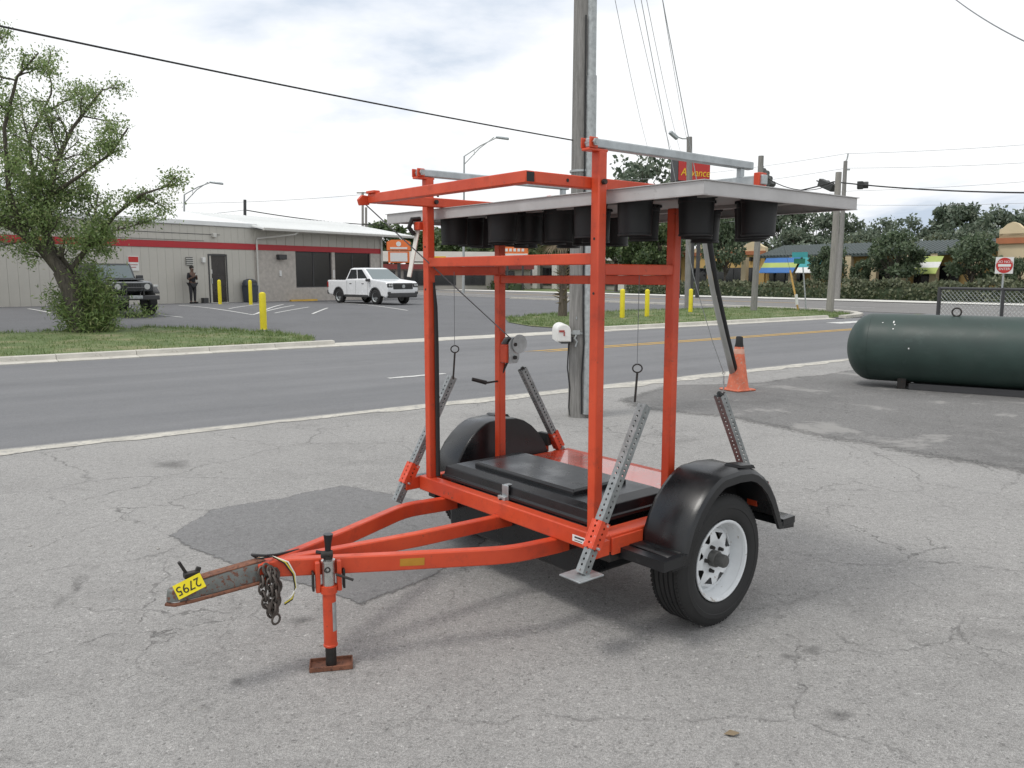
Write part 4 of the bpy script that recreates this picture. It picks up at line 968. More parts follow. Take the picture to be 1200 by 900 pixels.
dsp = MB(); dsp.tube([(21.3, -.1, 3.95), (21.3, -.05, 3.6), (21.3, -.04, .3)], .045, 8); dsp.build('downspout', 'trim_light', SH, smooth=True)
dr = shp('door', 'trim_dark', [(9.47, 9.53, .0, .08, .38, 2.72), (10.47, 10.53, .0, .08, .38, 2.72), (9.53, 10.47, .0, .08, 2.65, 2.72)])
shp('door_glass', 'door_dark', [(9.53, 10.47, .05, .07, .40, 2.65)], dr); shp('door_notice', 'sticker_white', [(9.60, 9.69, .04, .049, 1.78, 1.98)], dr); shp('door_handle', 'galv', [(9.62, 9.66, -.01, .04, 1.3, 1.55)], dr)
shp('threshold', 'trim_light', [(9.5, 10.5, -.05, .05, .33, .39)], dr)
v_ = shp('wall_vent', 'trim_dark', [(8.28, 8.62, -.03, .03, 2.18, 2.55)])
for i in range(4): shp('louvre', 'trim_light', [(8.26, 8.64, -.06, -.01, 2.2+i*.09, 2.24+i*.09)], v_)
shp('wall_lamp', 'sticker_white', [(9.10, 9.26, -.12, .03, 2.30, 2.55)], bevel=.02); shp('wall_lamp', 'trim_dark', [(13.55, 14.05, -.25, .03, 2.52, 2.78)], bevel=.03)
shp('flood_lamp', 'trim_light', [(9.72, 9.92, -.15, .03, 3.52, 3.72)], bevel=.02)
shp('outlet_box', 'sticker_white', [(13.70, 13.84, -.03, .03, 1.65, 1.95)], bevel=.01)
sg = shp('wall_sign', 'sticker_white', [(5.42, 5.92, -.01, .03, 1.9, 2.55)]); shp('sign_band', 'sign_red', [(5.44, 5.90, -.016, -.0105, 2.28, 2.52)], sg); shp('sign_print', 'mail_red', [(5.48, 5.86, -.016, -.0105, 2.15, 2.18)], sg); shp('sign_print', 'mail_red', [(5.48, 5.78, -.016, -.0105, 2.04, 2.07)], sg)
shp('meter_box', 'trim_dark', [(9.0, 9.25, -.2, .02, .38, .62)])
def wl_pt(x, y, z=0): return B0+WD*x-WN*y+Vector((0, 0, z))
ROTW = math.atan2(WD.y, WD.x)
# bin, wheel stops, bay lines
P = wl_pt(11.55, -.35); P.z = gz(P)
bn = empty('trash_bin', P, ROTW, label='dark blue wheeled bin standing against the grey shop wall', cat='bin')
m = MB(); m.add([(x*a, y*a, z) for a, z in ((.24, .0), (.30, .85)) for x, y in ((-1, -1), (1, -1), (1, 1), (-1, 1))], [(0,1,5,4),(1,2,6,5),(2,3,7,6),(3,0,4,7),(0,3,2,1),(4,5,6,7)]); m.build('body', 'bin_blue', bn, .03)
m = MB(); m.lathe([(.36, .84), (.37, .95), (.30, 1.10), (.12, 1.17), (0, 1.18)], n=20); m.build('domed_lid', 'bin_blue', bn, smooth=True); m = MB(); m.bx(-.15, .15, -.36, -.28, .95, 1.06); m.build('flap', 'trim_dark', bn, .01)
ws = MB(); ws.prism([(-.09, 0), (-.07, .10), (.07, .10), (.09, 0)], (-.9, 0, 0), (0, 1, 0), (0, 0, 1), (1.8, 0, 0)); wsm = ws.mesh('wheel_stop')
for (px, py, lab) in ((0, 359, 'yellow concrete wheel stop behind the leaning tree'), (192, 355, 'yellow concrete wheel stop beside the black off-roader'), (356, 353, 'yellow concrete wheel stop under the stucco wall behind the pickup')):
    o = link('wheel_stop', wsm, 'curb_yellow'); o.location = spot(px, py); o.rotation_euler.z = ROTW; tag(o, lab, 'wheel stop', 'yellow wheel stops along the shop')
def bay(px0, py0, px1, py1, w=.10, mt='line_white'):
    a = spot(px0, py0); b = spot(px1, py1); n = 10; d = (b-a); s = Vector((-d.y, d.x, 0)).normalized()*w/2; vs = []
    for i in range(n+1):
        p = a.lerp(b, i/n); z = gz(p)+.008; vs += [(p.x+s.x, p.y+s.y, z), (p.x-s.x, p.y-s.y, z)]
    m = MB(); m.add(vs, [(2*i, 2*i+1, 2*i+3, 2*i+2) for i in range(n)]); tag(m.build('bay_marking', mt), kind='structure')
for L in ((33, 362, 60, 367), (186, 369, 214, 372), (209, 358, 296, 369), (296, 369, 345, 358), (240, 357, 275, 356), (268, 362, 312, 356), (300, 368, 332, 357), (322, 367, 362, 360), (366, 368, 384, 361), (384, 354, 478, 364)): bay(*L)
# bollards
def bollard(px, py, h, r, label, P=None):
    P = P or spot(px, py)
    e = empty('bollard', P-Vector((0, 0, .03)), label=label, cat='bollard', group='yellow bollards')
    m = MB(); m.lathe([(r, 0), (r, h-.03), (r*.85, h+.01), (r*.4, h+.035), (0, h+.04)], n=18); m.build('pipe', 'yellow_paint', e, smooth=True)
    m = MB(); m.lathe([(r*1.25, 0), (r*1.2, .035), (r, .045)], n=18); m.build('collar', 'yellow_paint', e, smooth=True)
bollard(309, 386, 1.15, .105, 'yellow steel bollard rising from the end of the grass verge by the driveway')
bollard(258, 356.5, 1.12, .08, 'yellow steel bollard in front of the shop door')
bollard(294, 357, 1.12, .08, 'yellow steel bollard beside the dark blue bin')
bollard(729, 375, 1.18, .095, 'yellow steel bollard on the grass next to the shaggy palm'); bollard(758, 373.5, 1.15, .09, 'yellow steel bollard on the grass between two other bollards'); bollard(809, 368, 1.1, .09, 'yellow steel bollard next to the dark wooden pole on the grass')

# ------------------------------------------------------------------ vehicles
def arc(cx, cz, r, a0, a1, n): return [(cx+r*math.cos(R_(a0+(a1-a0)*i/n)), cz+r*math.sin(R_(a0+(a1-a0)*i/n))) for i in range(n+1)]
def car_wheel(parent, x, y, r, w, hubm='chrome', out=1):
    e = empty('wheel', (x, y, r)); e.parent = parent
    m = MB(); m.lathe([(r*.62, -w/2), (r*.9, -w/2), (r, -w*.38), (r, w*.38), (r*.9, w/2), (r*.64, w/2)], ax=(0, out, 0), n=28); m.build('tyre', 'rubber', e, smooth=True)
    m = MB(); m.lathe([(r*.64, w*.5), (r*.6, w*.42), (r*.55, w*.2), (r*.2, w*.3), (0, w*.34)], ax=(0, out, 0), n=20); m.lathe([(0, -.05), (r*.62, -w/2)], ax=(0, out, 0), n=20); rm = m.build('rim', hubm, e, smooth=True)
    for k in range(8):
        a = 2*math.pi*k/8; m = MB(); m.cyl((math.cos(a)*r*.42, out*w*.2, math.sin(a)*r*.42), (math.cos(a)*r*.42, out*w*.31, math.sin(a)*r*.42), r*.085, n=8); m.build('rim_slot', 'ink_black', rm)
def hull(m, quads):      # stacked rings of 4 points
    for a, b in zip(quads, quads[1:]): m.add(list(a)+list(b), [(i, (i+1)%4, (i+1)%4+4, i+4) for i in range(4)])
def panel4(name, mt, parent, pts, off=.012):
    p = [Vector(x) for x in pts]; n = (p[1]-p[0]).cross(p[2]-p[0]).normalized(); m = MB(); v = [x+n*off for x in p]+[x-n*.01 for x in p]
    k = len(p); m.add(v, [tuple(range(k)), tuple(range(2*k-1, k-1, -1))]+[(i, i+k, (i+1)%k+k, (i+1)%k) for i in range(k)]); return m.build(name, mt, parent)
def pickup():
    P = spot(442, 357); hd = math.atan2(-.70, .715)
    e = empty('pickup_truck', P, hd, label='white four-door pickup truck parked in front of the dark shop windows', cat='pickup')
    # origin at ground between the front wheels' near side: shift so the near front wheel stands at P
    ox, oy = -1.55, .80
    rt = empty('body'); rt.parent = e; rt.location = (ox, oy, 0)
    W = .92; wb = (-1.53, 1.55); r = .36
    low = [(-2.48, .52)]+[(-2.3, .42)]+arc(wb[0], .36, .44, 172, 8, 10)+[(-1.0, .36), (1.0, .36)]+arc(wb[1], .36, .44, 172, 8, 10)+[(2.42, .34), (2.52, .45), (2.56, .70), (2.53, 1.02), (2.38, 1.11), (1.3, 1.21), (.95, 1.22), (-.75, 1.20), (-.85, 1.15), (-2.50, 1.17)]
    sh = MB(); sh.prism(low, (0, -W, 0), (1, 0, 0), (0, 0, 1), (0, 2*W, 0))
    m = MB(); m.prism([(-2.35, 1.02), (-.8, 1.02), (-.8, 1.125), (-2.35, 1.125)], (0, -W+.12, 0), (1, 0, 0), (0, 0, 1), (0, 2*W-.24, 0)); m.build('bed_liner', 'trim_dark', rt)
    c = MB(); Q = lambda x0, x1, w, z: [Vector((x0, -w, z)), Vector((x1, -w, z)), Vector((x1, w, z)), Vector((x0, w, z))]
    lo, hi = Q(-.95, 1.32, .89, 1.16), Q(-.74, .46, .71, 1.72); top = Q(-.60, .32, .64, 1.765)
    lo2 = [Vector((v.x, v.y, .9)) for v in lo]; sh.add(lo2+lo+hi+top, [(3, 2, 1, 0)]+[(4*r+i, 4*r+(i+1) % 4, 4*r+(i+1) % 4+4, 4*r+i+4) for r in range(3) for i in range(4)]+[(12, 13, 14, 15)])
    o = sh.build('shell', 'car_white', rt); rm_ = o.modifiers.new('remesh', 'REMESH'); rm_.mode = 'VOXEL'; rm_.voxel_size = .03; rm_.use_smooth_shade = True
    sm_ = o.modifiers.new('smooth', 'SMOOTH'); sm_.factor = .5; sm_.iterations = 9
    def on(f, g, s=-1):          # point on the side of the cabin
        x = lo[0].x+(lo[1].x-lo[0].x)*f; x2 = hi[0].x+(hi[1].x-hi[0].x)*f; return Vector((x+(x2-x)*g, s*(.89-.18*g), 1.16+.56*g))
    for s in (-1, 1):
        for a, b in ((.07, .45), (.48, .86)):
            pts = [on(a, .07, s), on(b, .07, s), on(b if a < .4 else .80, .92, s), on(a+.02, .92, s)]
            panel4('side_window', 'glass_car', rt, pts if s == -1 else pts[::-1])
        for xx in (.58, -.45):
            m = MB(); m.bx(xx-.1, xx+.08, s*(W+.015), s*(W-.01), .97, 1.01); m.build('door_handle', 'trim_dark', rt, .01)
        for xx in (.98, -.02, -.78):
            m = MB(); m.bx(xx-.006, xx+.006, s*(W+.003), s*(W-.02), .48, 1.14); m.build('door_gap', 'trim_dark', rt)
        m = MB(); m.bx(1.02, 1.20, s*(W+.18), s*(W-.02), 1.10, 1.24); m.build('mirror', 'trim_dark', rt, .04)
        m = MB(); m.bx(-1.0, 1.0, s*(W+.01), s*(W-.1), .33, .46); m.build('sill', 'trim_dark', rt, .02)
        m = MB(); m.bx(2.36, 2.585, s*.91, s*.62, .83, 1.02); hl = m.build('headlight', 'trim_dark', rt, .03)
        for yy in (.70, .82):
            m = MB(); m.cyl((2.57, s*yy, .925), (2.60, s*yy, .925), .05, n=12); m.build('projector', 'lamp_clear', hl)
        m = MB(); m.bx(2.40, 2.59, s*.90, s*.74, .50, .62); m.build('fog_lamp', 'trim_dark', rt, .02)
        m = MB(); m.bx(-2.53, -2.4, s*.93, s*.80, .80, 1.08); m.build('tail_lamp', 'red_lens', rt, .02)
        for wx in wb:
            m = MB(); pr = arc(wx, .36, .47, 176, 4, 12)+arc(wx, .36, .425, 4, 176, 12); m.prism(pr, (0, s*(W+.005), 0), (1, 0, 0), (0, 0, 1), (0, s*.012, 0)); m.build('arch_trim', 'trim_dark', rt)
            m = MB(); m.prism(arc(wx, .36, .43, 180, 0, 12), (0, s*.6, 0), (1, 0, 0), (0, 0, 1), (0, s*.3, 0)); m.build('wheel_well', 'ink_black', rt)
            car_wheel(rt, wx, s*.80, r, .24, 'galv_dull', s)
    pts = [Vector((1.27, -.80, 1.20)), Vector((1.27, .80, 1.20)), Vector((.51, .66, 1.69)), Vector((.51, -.66, 1.69))]; panel4('windscreen', 'glass_wind', rt, pts)
    panel4('rear_window', 'glass_car', rt, [Vector((-.93, .7, 1.22)), Vector((-.93, -.7, 1.22)), Vector((-.77, -.58, 1.66)), Vector((-.77, .58, 1.66))])
    gr = MB(); gr.bx(2.44, 2.585, -.58, .58, .74, 1.03); gr = gr.build('grille', 'trim_dark', rt, .02)
    for zz in (.81, .87, .93):
        m = MB(); m.bx(2.58, 2.60, -.54, .54, zz-.012, zz+.012); m.build('grille_bar', 'signal_black', gr)
    m = MB(); m.lathe([(.09, 0), (.09, .02), (0, .025)], (2.585, 0, .87), (1, 0, 0), 18); em = m.build('emblem', 'galv_dull', gr); em.scale = (1, 1, 1)
    m = MB(); m.bx(2.30, 2.58, -.86, .86, .34, .57); m.build('front_bumper', 'trim_dark', rt, .05)
    m = MB(); m.bx(-2.60, -2.35, -.90, .90, .46, .66); m.build('rear_bumper', 'trim_dark', rt, .04)
pickup()
def offroader():
    P = spot(175, 369); hd = math.atan2(-.68, .73)
    e = empty('off_road_car', P, hd, label='black off-road car with big knobbly tyres behind the bushy shrub', cat='car')
    rt = empty('body'); rt.parent = e; rt.location = (-1.25, -.80, 0); W = .80
    low = [(-2.0, .62)]+arc(-1.2, .42, .50, 165, 15, 8)+[(-.55, .58), (.5, .58)]+arc(1.25, .42, .52, 165, 60, 6)+[(1.9, .85), (1.9, 1.12), (1.75, 1.19), (.55, 1.26), (-2.0, 1.26)]
    m = MB(); m.prism(low, (0, -W+.08, 0), (1, 0, 0), (0, 0, 1), (0, 2*W-.16, 0)); m.build('tub', 'car_black', rt, .04)
    Q = lambda x0, x1, w, z: [Vector((x0, -w, z)), Vector((x1, -w, z)), Vector((x1, w, z)), Vector((x0, w, z))]
    c = MB(); lo, hi = Q(-2.0, .50, .74, 1.25), Q(-1.95, .22, .66, 1.83); hull(c, [lo, hi]); c.add(hi, [(0, 1, 2, 3)]); c.build('hard_top', 'car_black', rt, .04)
    panel4('windscreen', 'glass_wind', rt, [Vector((.48, -.64, 1.31)), Vector((.48, .64, 1.31)), Vector((.27, .58, 1.76)), Vector((.27, -.58, 1.76))])
    for s in (-1, 1):
        pts = [Vector((-.6, s*.735, 1.32)), Vector((.38, s*.735, 1.32)), Vector((.18, s*.675, 1.76)), Vector((-.6, s*.675, 1.76))]; panel4('side_window', 'glass_car', rt, pts if s == -1 else pts[::-1])
        m = MB(); m.bx(.35, .52, s*.98, s*.76, 1.25, 1.42); m.build('mirror', 'trim_dark', rt, .03)
        for x in (-1.2, 1.25):
            m = MB(); m.prism([(x-.62, .78), (x-.42, 1.02), (x+.42, 1.02), (x+.66, .82), (x+.66, .76), (x+.40, .95), (x-.40, .95), (x-.62, .72)], (0, s*.70, 0), (1, 0, 0), (0, 0, 1), (0, s*.24, 0)); m.build('fender_flare', 'trim_dark', rt, .02)
            car_wheel(rt, x, s*.80, .44, .30, 'trim_dark', s)
        m = MB(); m.cyl((1.86, s*.50, 1.02), (1.93, s*.50, 1.02), .10, n=16); m.build('headlight', 'lamp_clear', rt, smooth=True)
        m = MB(); m.bx(1.9, 2.0, s*.86, s*.70, 1.0, 1.08); m.build('turn_lamp', 'lamp_clear', rt, .02)
    gr = MB(); gr.bx(1.88, 1.92, -.62, .62, .86, 1.16); gr = gr.build('grille', 'car_black', rt, .02)
    for k in range(7):
        m = MB(); m.bx(1.915, 1.93, -.27+k*.085, -.23+k*.085, .9, 1.12); m.build('grille_slot', 'ink_black', gr)
    m = MB(); m.bx(1.95, 2.12, -.85, .85, .56, .72); m.build('front_bumper', 'trim_dark', rt, .03)
    m = MB(); m.bx(2.10, 2.2, -.22, .22, .60, .72); m.build('winch', 'galv_dull', rt, .02)
    m = MB(); m.tube([(2.1, -.3, .72), (2.14, -.28, .98), (2.14, .28, .98), (2.1, .3, .72)], .03, 8); m.build('bull_bar', 'trim_dark', rt, smooth=True)
    m = MB(); m.bx(-.2, 1.6, -.55, .55, 1.24, 1.29); m.build('bonnet_bulge', 'car_black', rt, .03)
offroader()

# ------------------------------------------------------------------ person by the shop wall
def person():
    P = wl_pt(8.25, -.45); P.z = gz(P)+.002
    e = empty('person', P, ROTW, label='person in black shirt and dark trousers standing by the shop wall looking at a phone', cat='person')
    V = {'pel': (0, 0, .93, .135), 'bel': (0, 0, 1.08, .125), 'che': (0, -.01, 1.28, .150), 'nec': (0, 0, 1.45, .062), 'hd0': (0, -.015, 1.54, .072), 'hd1': (0, -.02, 1.63, .090), 'hd2': (0, -.015, 1.70, .072)}
    E = [('pel', 'bel'), ('bel', 'che'), ('che', 'nec'), ('nec', 'hd0'), ('hd0', 'hd1'), ('hd1', 'hd2')]
    for s, n in ((-1, 'l'), (1, 'r')):
        V.update({n+'hip': (s*.095, 0, .87, .095), n+'kne': (s*.10, -.01, .49, .064), n+'ank': (s*.105, .01, .10, .045), n+'foo': (s*.11, -.06, .045, .042), n+'toe': (s*.12, -.16, .035, .036),
                  n+'sho': (s*.185, 0, 1.39, .062), n+'elb': (s*.235, -.02, 1.12, .047), n+'wri': (s*.09, -.24, 1.24, .033), n+'han': (s*.045, -.28, 1.28, .034)})
        E += [('pel', n+'hip'), (n+'hip', n+'kne'), (n+'kne', n+'ank'), (n+'ank', n+'foo'), (n+'foo', n+'toe'), ('che', n+'sho'), (n+'sho', n+'elb'), (n+'elb', n+'wri'), (n+'wri', n+'han')]
    def skin(name, keys, mt, inflate=1, parent=None):
        ks = [k for k in V if k in keys]; me = bpy.data.meshes.new(name); me.from_pydata([V[k][:3] for k in ks], [(ks.index(a), ks.index(b)) for a, b in E if a in ks and b in ks], [])
        o = link(name, me, mt, parent); sk = o.modifiers.new('skin', 'SKIN'); sk.use_smooth_shade = True
        for i, k in enumerate(ks): me.skin_vertices[0].data[i].radius = (V[k][3]*inflate,)*2
        me.skin_vertices[0].data[0].use_root = True
        sb = o.modifiers.new('sub', 'SUBSURF'); sb.levels = 2; sb.render_levels = 2; return o
    body = skin('body', set(V), 'skin_dark', 1, e)
    tr = ['pel', 'lhip', 'lkne', 'lank', 'rhip', 'rkne', 'rank']; skin('trousers', tr, 'trousers_dark', 1.16, body)
    skin('shirt', ['pel', 'bel', 'che', 'lsho', 'rsho', 'lelb', 'relb'], 'shirt_dark', 1.14, body)
    for s in (-1, 1):
        m = MB(); m.box((s*.115, -.06, .045), (.095, .26, .085)); m.build('shoe', 'ink_black', body, .03, seg=3)
        for k in range(4):
            m = MB(); a = Vector((s*(.03+.012*k), -.29, 1.31-.016*k)); m.tube([a, a+Vector((-s*.03, -.03, .012)), a+Vector((-s*.05, -.012, .012))], .0085, 6); m.build('finger', 'skin_dark', body, smooth=True)
        m = MB(); a = Vector((s*.05, -.285, 1.31)); m.tube([a, a+Vector((-s*.012, -.02, .035)), a+Vector((-s*.02, -.025, .05))], .0095, 6); m.build('thumb', 'skin_dark', body, smooth=True)
        m = MB(); m.lathe([(0, -.01), (.022, 0), (0, .012)], (s*.088, -.01, 1.62), (s, 0, 0), 10); m.build('ear', 'skin_dark', body)
        m = MB(); m.lathe([(.012, 0), (.008, .006), (0, .008)], (s*.032, -.098, 1.635), (0, -1, 0), 8); m.build('eye', 'sticker_white', body)
    m = MB(); m.lathe([(.096, -.02), (.104, .03), (.095, .07), (.06, .105), (0, .118)], (0, .0, 1.655), (0, .28, 1), 16); m.build('hair', 'hair_black', body, smooth=True)
    m = MB(); m.add([(-.016, -.098, 1.60), (.016, -.098, 1.60), (0, -.128, 1.603), (0, -.10, 1.65)], [(0, 1, 2), (0, 2, 3), (1, 3, 2)]); m.build('nose', 'skin_dark', body)
    m = MB(); m.bx(-.025, .025, -.108, -.095, 1.570, 1.578); m.build('mouth', 'lens_dark', body)
    m = MB(); m.box((0, -.315, 1.335), (.072, .01, .14), Matrix.Rotation(R_(25), 3, 'X')); ph = m.build('phone', 'sticker_white', None, .004)
    ph.location = P; ph.rotation_euler.z = ROTW; tag(ph, 'small pale phone held in both hands of the person by the wall', 'phone')
person()

# ------------------------------------------------------------------ utility pole, mailbox, guy wires, cone
PB = Vector((.82, 9.72, 0))
up_ = empty('utility_pole', PB, label='thick weathered wooden utility pole with grey conduit standing beside the trailer', cat='utility pole')
m = MB(); m.tube([(0, 0, -.2), (.0, 0, 2), (.01, 0, 5), (.03, .02, 9.2)], [.140, .134, .124, .105], 18); pw_ = m.build('shaft', 'pole_wood', up_, smooth=True, angle=60)
m = MB(); m.cyl((.085, -.115, .05), (.085, -.11, 3.95), .062, n=18); m.cyl((.085, -.11, 3.95), (.083, -.10, 9), .052, n=18); m.build('conduit', 'galv_dull', up_, smooth=True)
m = MB(); m.tube([(.012, -.142, 4.6), (.014, -.145, 2.0), (.016, -.148, 1.3), (.03, -.155, .9), (.008, -.148, .5), (.012, -.148, .05)], .009, 6); m.build('ground_wire', 'cable_black', up_, smooth=True)
m = MB(); m.tube([(-.14, -.03, .92), (-.155, -.05, .6), (-.125, -.07, .35), (-.135, -.05, .12), (-.12, -.07, .02)], .008, 6); m.build('loose_wire', 'cable_black', up_, smooth=True)
for z in (1.02, 2.9):
    m = MB(); m.lathe([(.143, z-.012), (.147, z-.012), (.147, z+.012), (.143, z+.012)], n=20); m.build('strap', 'galv_dull', up_)
m = MB(); m.box((-.06, -.14, 1.03), (.09, .02, .05)); m.tube([(-.06, -.15, 1.0), (-.08, -.155, .96), (-.05, -.155, .92), (-.07, -.155, .86)], .012, 6); m.build('clamp', 'galv_dull', up_)
for k, (a, z) in enumerate(((-.9, 1.7), (-1.4, 1.45), (-1.1, 2.4), (-2.0, 1.2))):
    m = MB(); m.box((math.cos(a)*.136, math.sin(a)*.136, z), (.012, .012, .03)); m.build('nail_tag', 'galv', up_)
mb = empty('mailbox', PB+Vector((-.225, -.06, 1.03)), R_(4), label='small white mailbox with red flag fixed to the wooden utility pole', cat='mailbox')
pr = [(-.085, -.10)]+arc(0, .02, .085, 180, 0, 12)[0:]+[(.085, -.10)]
m = MB(); m.prism(pr, (-.005, -.22, 0), (1, 0, 0), (0, 0, 1), (0, .44, 0)); m.build('shell', 'mail_white', mb, .006)
m = MB(); m.prism([(a*.9, b*.9) for a, b in pr], (-.005, -.228, 0), (1, 0, 0), (0, 0, 1), (0, .01, 0)); dd = m.build('door', 'mail_white', mb, .003)
m = MB(); m.bx(-.062, .0, -.236, -.229, .012, .036); m.bx(-.010, .004, -.236, -.229, -.03, .02); m.build('flag', 'mail_red', mb)
m = MB(); m.bx(-.03, .06, -.19, .2, -.125, -.10); m.build('bracket', 'trim_dark', mb)
m = MB(); m.bx(.08, .13, -.05, .1, -.12, -.06); m.build('arm', 'trim_dark', mb)
# cone
C0 = Vector((3.36, 11.95, .004)); cn = empty('traffic_cone', C0, .5, label='faded orange traffic cone with a black top beside the guy anchor', cat='traffic cone')
m = MB(); m.bx(-.19, .19, -.19, .19, 0, .03); m.build('base', 'cone_orange', cn, .015)
m = MB(); m.lathe([(.172, .028), (.155, .06), (.070, .62), (.063, .66)], n=24); m.build('body', 'cone_orange', cn, smooth=True)
m = MB(); m.lathe([(.060, .60), (.0655, .655), (.056, .70), (.050, .79), (.042, .80)], n=20); m.build('black_top', 'rubber', cn, smooth=True)
m = MB(); m.lathe([(.0785, .555), (.0815, .548), (.0735, .615), (.0705, .62)], n=24); m.build('faded_band', 'cone_pale', cn, smooth=True)
# guy wires with guard
gw = empty('guy_anchor', Vector((3.20, 11.95, 0)), label='steel guy wires with long grey plastic guard anchored beside the orange cone', cat='guy wire')
G = lambda px, py, Y: at(px, py, Y)-Vector((3.20, 11.95, 0))
m = MB(); Aq = G(855, 452, 12.0); Tq = PB+Vector((.05, .02, 8.6))-Vector((3.20, 11.95, 0))
pth = [G(861, 441, 11.97), G(856, 420, 11.8), G(850, 395, 11.6), G(844, 368, 11.45), G(838, 340, 11.25), G(833, 312, 11.05), G(829, 285, 10.9), G(826, 262, 10.75)]
m.tube([Vector((.13, 0, -.05))]+[G(862, 447, 12.0)]+pth[:1], .009, 6); m.tube([pth[-1], Tq], .006, 6); m.build('guy_wire', 'galv_dull', gw)
m = MB(); vs = []; fs = []
mat('guard_grey', (.38, .38, .36), .6, var=.12, scale=4)
def strip(angs, r, matn, nm, twist):
    vs = []; fs = []; k = len(angs)
    for i, p in enumerate(pth):
        for a in angs: vs.append(p+Vector((math.cos(R_(a+twist*i)), math.sin(R_(a+twist*i)), 0))*r)
    for i in range(len(pth)-1):
        for c in range(k-1): fs.append((i*k+c, i*k+c+1, (i+1)*k+c+1, (i+1)*k+c))
    m = MB(); m.add(vs, fs); o = m.build(nm, matn, gw, smooth=True); o.modifiers.new('solid', 'SOLIDIFY').thickness = .006
strip((150, 185, 220, 250, 275), .062, 'guard_grey', 'guard', -4); strip((276, 310, 345, 370), .062, 'rubber', 'guard_dark_side', -4)  # grey outer half, then a black strip for the guard's dark inner side
m = MB(); m.tube([G(848, 458, 11.95), G(848, 440, 11.93)], .012, 8); m.ring(G(848, 437, 11.93), .02, .006, (0, 1, 0), 12, 5); m.tube([G(848, 437, 11.93), G(835, 400, 11.6), G(820, 350, 11.2), G(812, 320, 11)]+[Tq+Vector((-.1, 0, -.6))], .005, 5); m.build('thin_guy', 'galv_dull', gw)
m = MB(); m.ring(G(862, 443, 12.0), .022, .006, (1, .4, 0), 12, 5); m.build('thimble', 'galv_dull', gw)

# ------------------------------------------------------------------ green tank, chain-link gate
TK = at(1085, 452, 12.15); TK.z = 0
td = Vector((.83, -.557, 0)).normalized(); LT = 4.6; TRd = .515; zc = .60
tk = empty('storage_tank', TK, math.atan2(td.y, td.x), label='long dark green steel tank with rounded end lying on the asphalt', cat='tank')
prof = [(TRd*math.sin(R_(a)), -.78-(.36*math.cos(R_(a)))) for a in range(0, 91, 6)]+[(TRd, -.3), (TRd, LT)]+[(TRd*math.cos(R_(a)), LT+.36*math.sin(R_(a))) for a in range(6, 91, 12)]
m = MB(); m.lathe(prof, (0, 0, zc), (1, 0, 0), 64); m.build('shell', 'tank_green', tk, smooth=True, angle=60)
for x in (-.3, 3.8):
    for y in (-.22, .22):
        m = MB(); m.bx(x-.06, x+.06, y-.05, y+.05, 0, zc-TRd+.16); m.build('foot', 'steel_dark', tk, .006)
m = MB(); m.bx(-.2, LT, -.30, -.22, .0, .10); m.build('skid', 'trim_dark', tk, .01)
m = MB(); m.bx(-.2, LT, .22, .30, .0, .10); m.build('skid', 'trim_dark', tk, .01)
for (x, a, l) in ((-.45, 52, .05), (-.43, 46, .02), (-.60, 50, .012), (-.44, 37, .015), (-.20, 4, .02)):
    m = MB(); r = TRd+.001; m.box((x, -math.cos(R_(a))*r, zc+math.sin(R_(a))*r), (.018, .002, l), Matrix.Rotation(R_(-a), 3, 'X')); m.build('paint_chip', 'sticker_white', tk)
m = MB(); m.ring((.35, -.1, zc+TRd+.05), .06, .012, (0, 1, 0), 16, 6); m.build('lifting_eye', 'steel_dark', tk, smooth=True)
m = MB(); m.tube([(-.78, 0, zc+TRd-.004)]+[(-.78, -TRd*math.sin(R_(a)), zc+TRd*math.cos(R_(a))) for a in range(10, 171, 10)], .004, 5); m.build('weld_seam', 'tank_green', tk)
def gate():
    A = at(1099, 372, 14.6); A.z = 0; B = at(1290, 372, 12.2); B.z = 0; d = (B-A); L = d.length
    g = empty('chain_link_gate', A, math.atan2(d.y, d.x), label='black framed chain-link fence behind the green tank', cat='fence'); H = 1.47
    for x in (0, 1.16, 2.6, L):
        m = MB(); m.cyl((x, 0, 0), (x, 0, H+.02), .035 if x in (0,) else .028, n=10); m.build('post', 'trim_dark', g, smooth=True)
    for z in (H, .12):
        m = MB(); m.cyl((0, 0, z), (L, 0, z), .025, n=10); m.build('rail', 'trim_dark', g, smooth=True)
    m = MB(); n = int((L+H)/.075)
    for i in range(n):
        for s in (0, 1):
            x0 = -H+i*.075+.02; a = [x0, .13]; b = [x0+H-.15, H-.02]
            if s: a, b = [x0, H-.02], [x0+H-.15, .13]
            # clip to the frame
            def clip(p, q_):
                (x1, z1), (x2, z2) = p, q_
                if x1 < .02: z1 += (z2-z1)*(.02-x1)/(x2-x1); x1 = .02
                if x2 > L-.02: z2 -= (z2-z1)*(x2-L+.02)/(x2-x1); x2 = L-.02
                return (x1, z1), (x2, z2)
            if b[0] < .05 or a[0] > L-.05: continue
            p, q_ = clip(a, b); m.tube([(p[0], .004*s, p[1]), (q_[0], .004*s, q_[1])], .0034, 4, False)
    o = m.build('wire_mesh', 'galv_dull', g); o['kind'] = 'stuff'
gate()

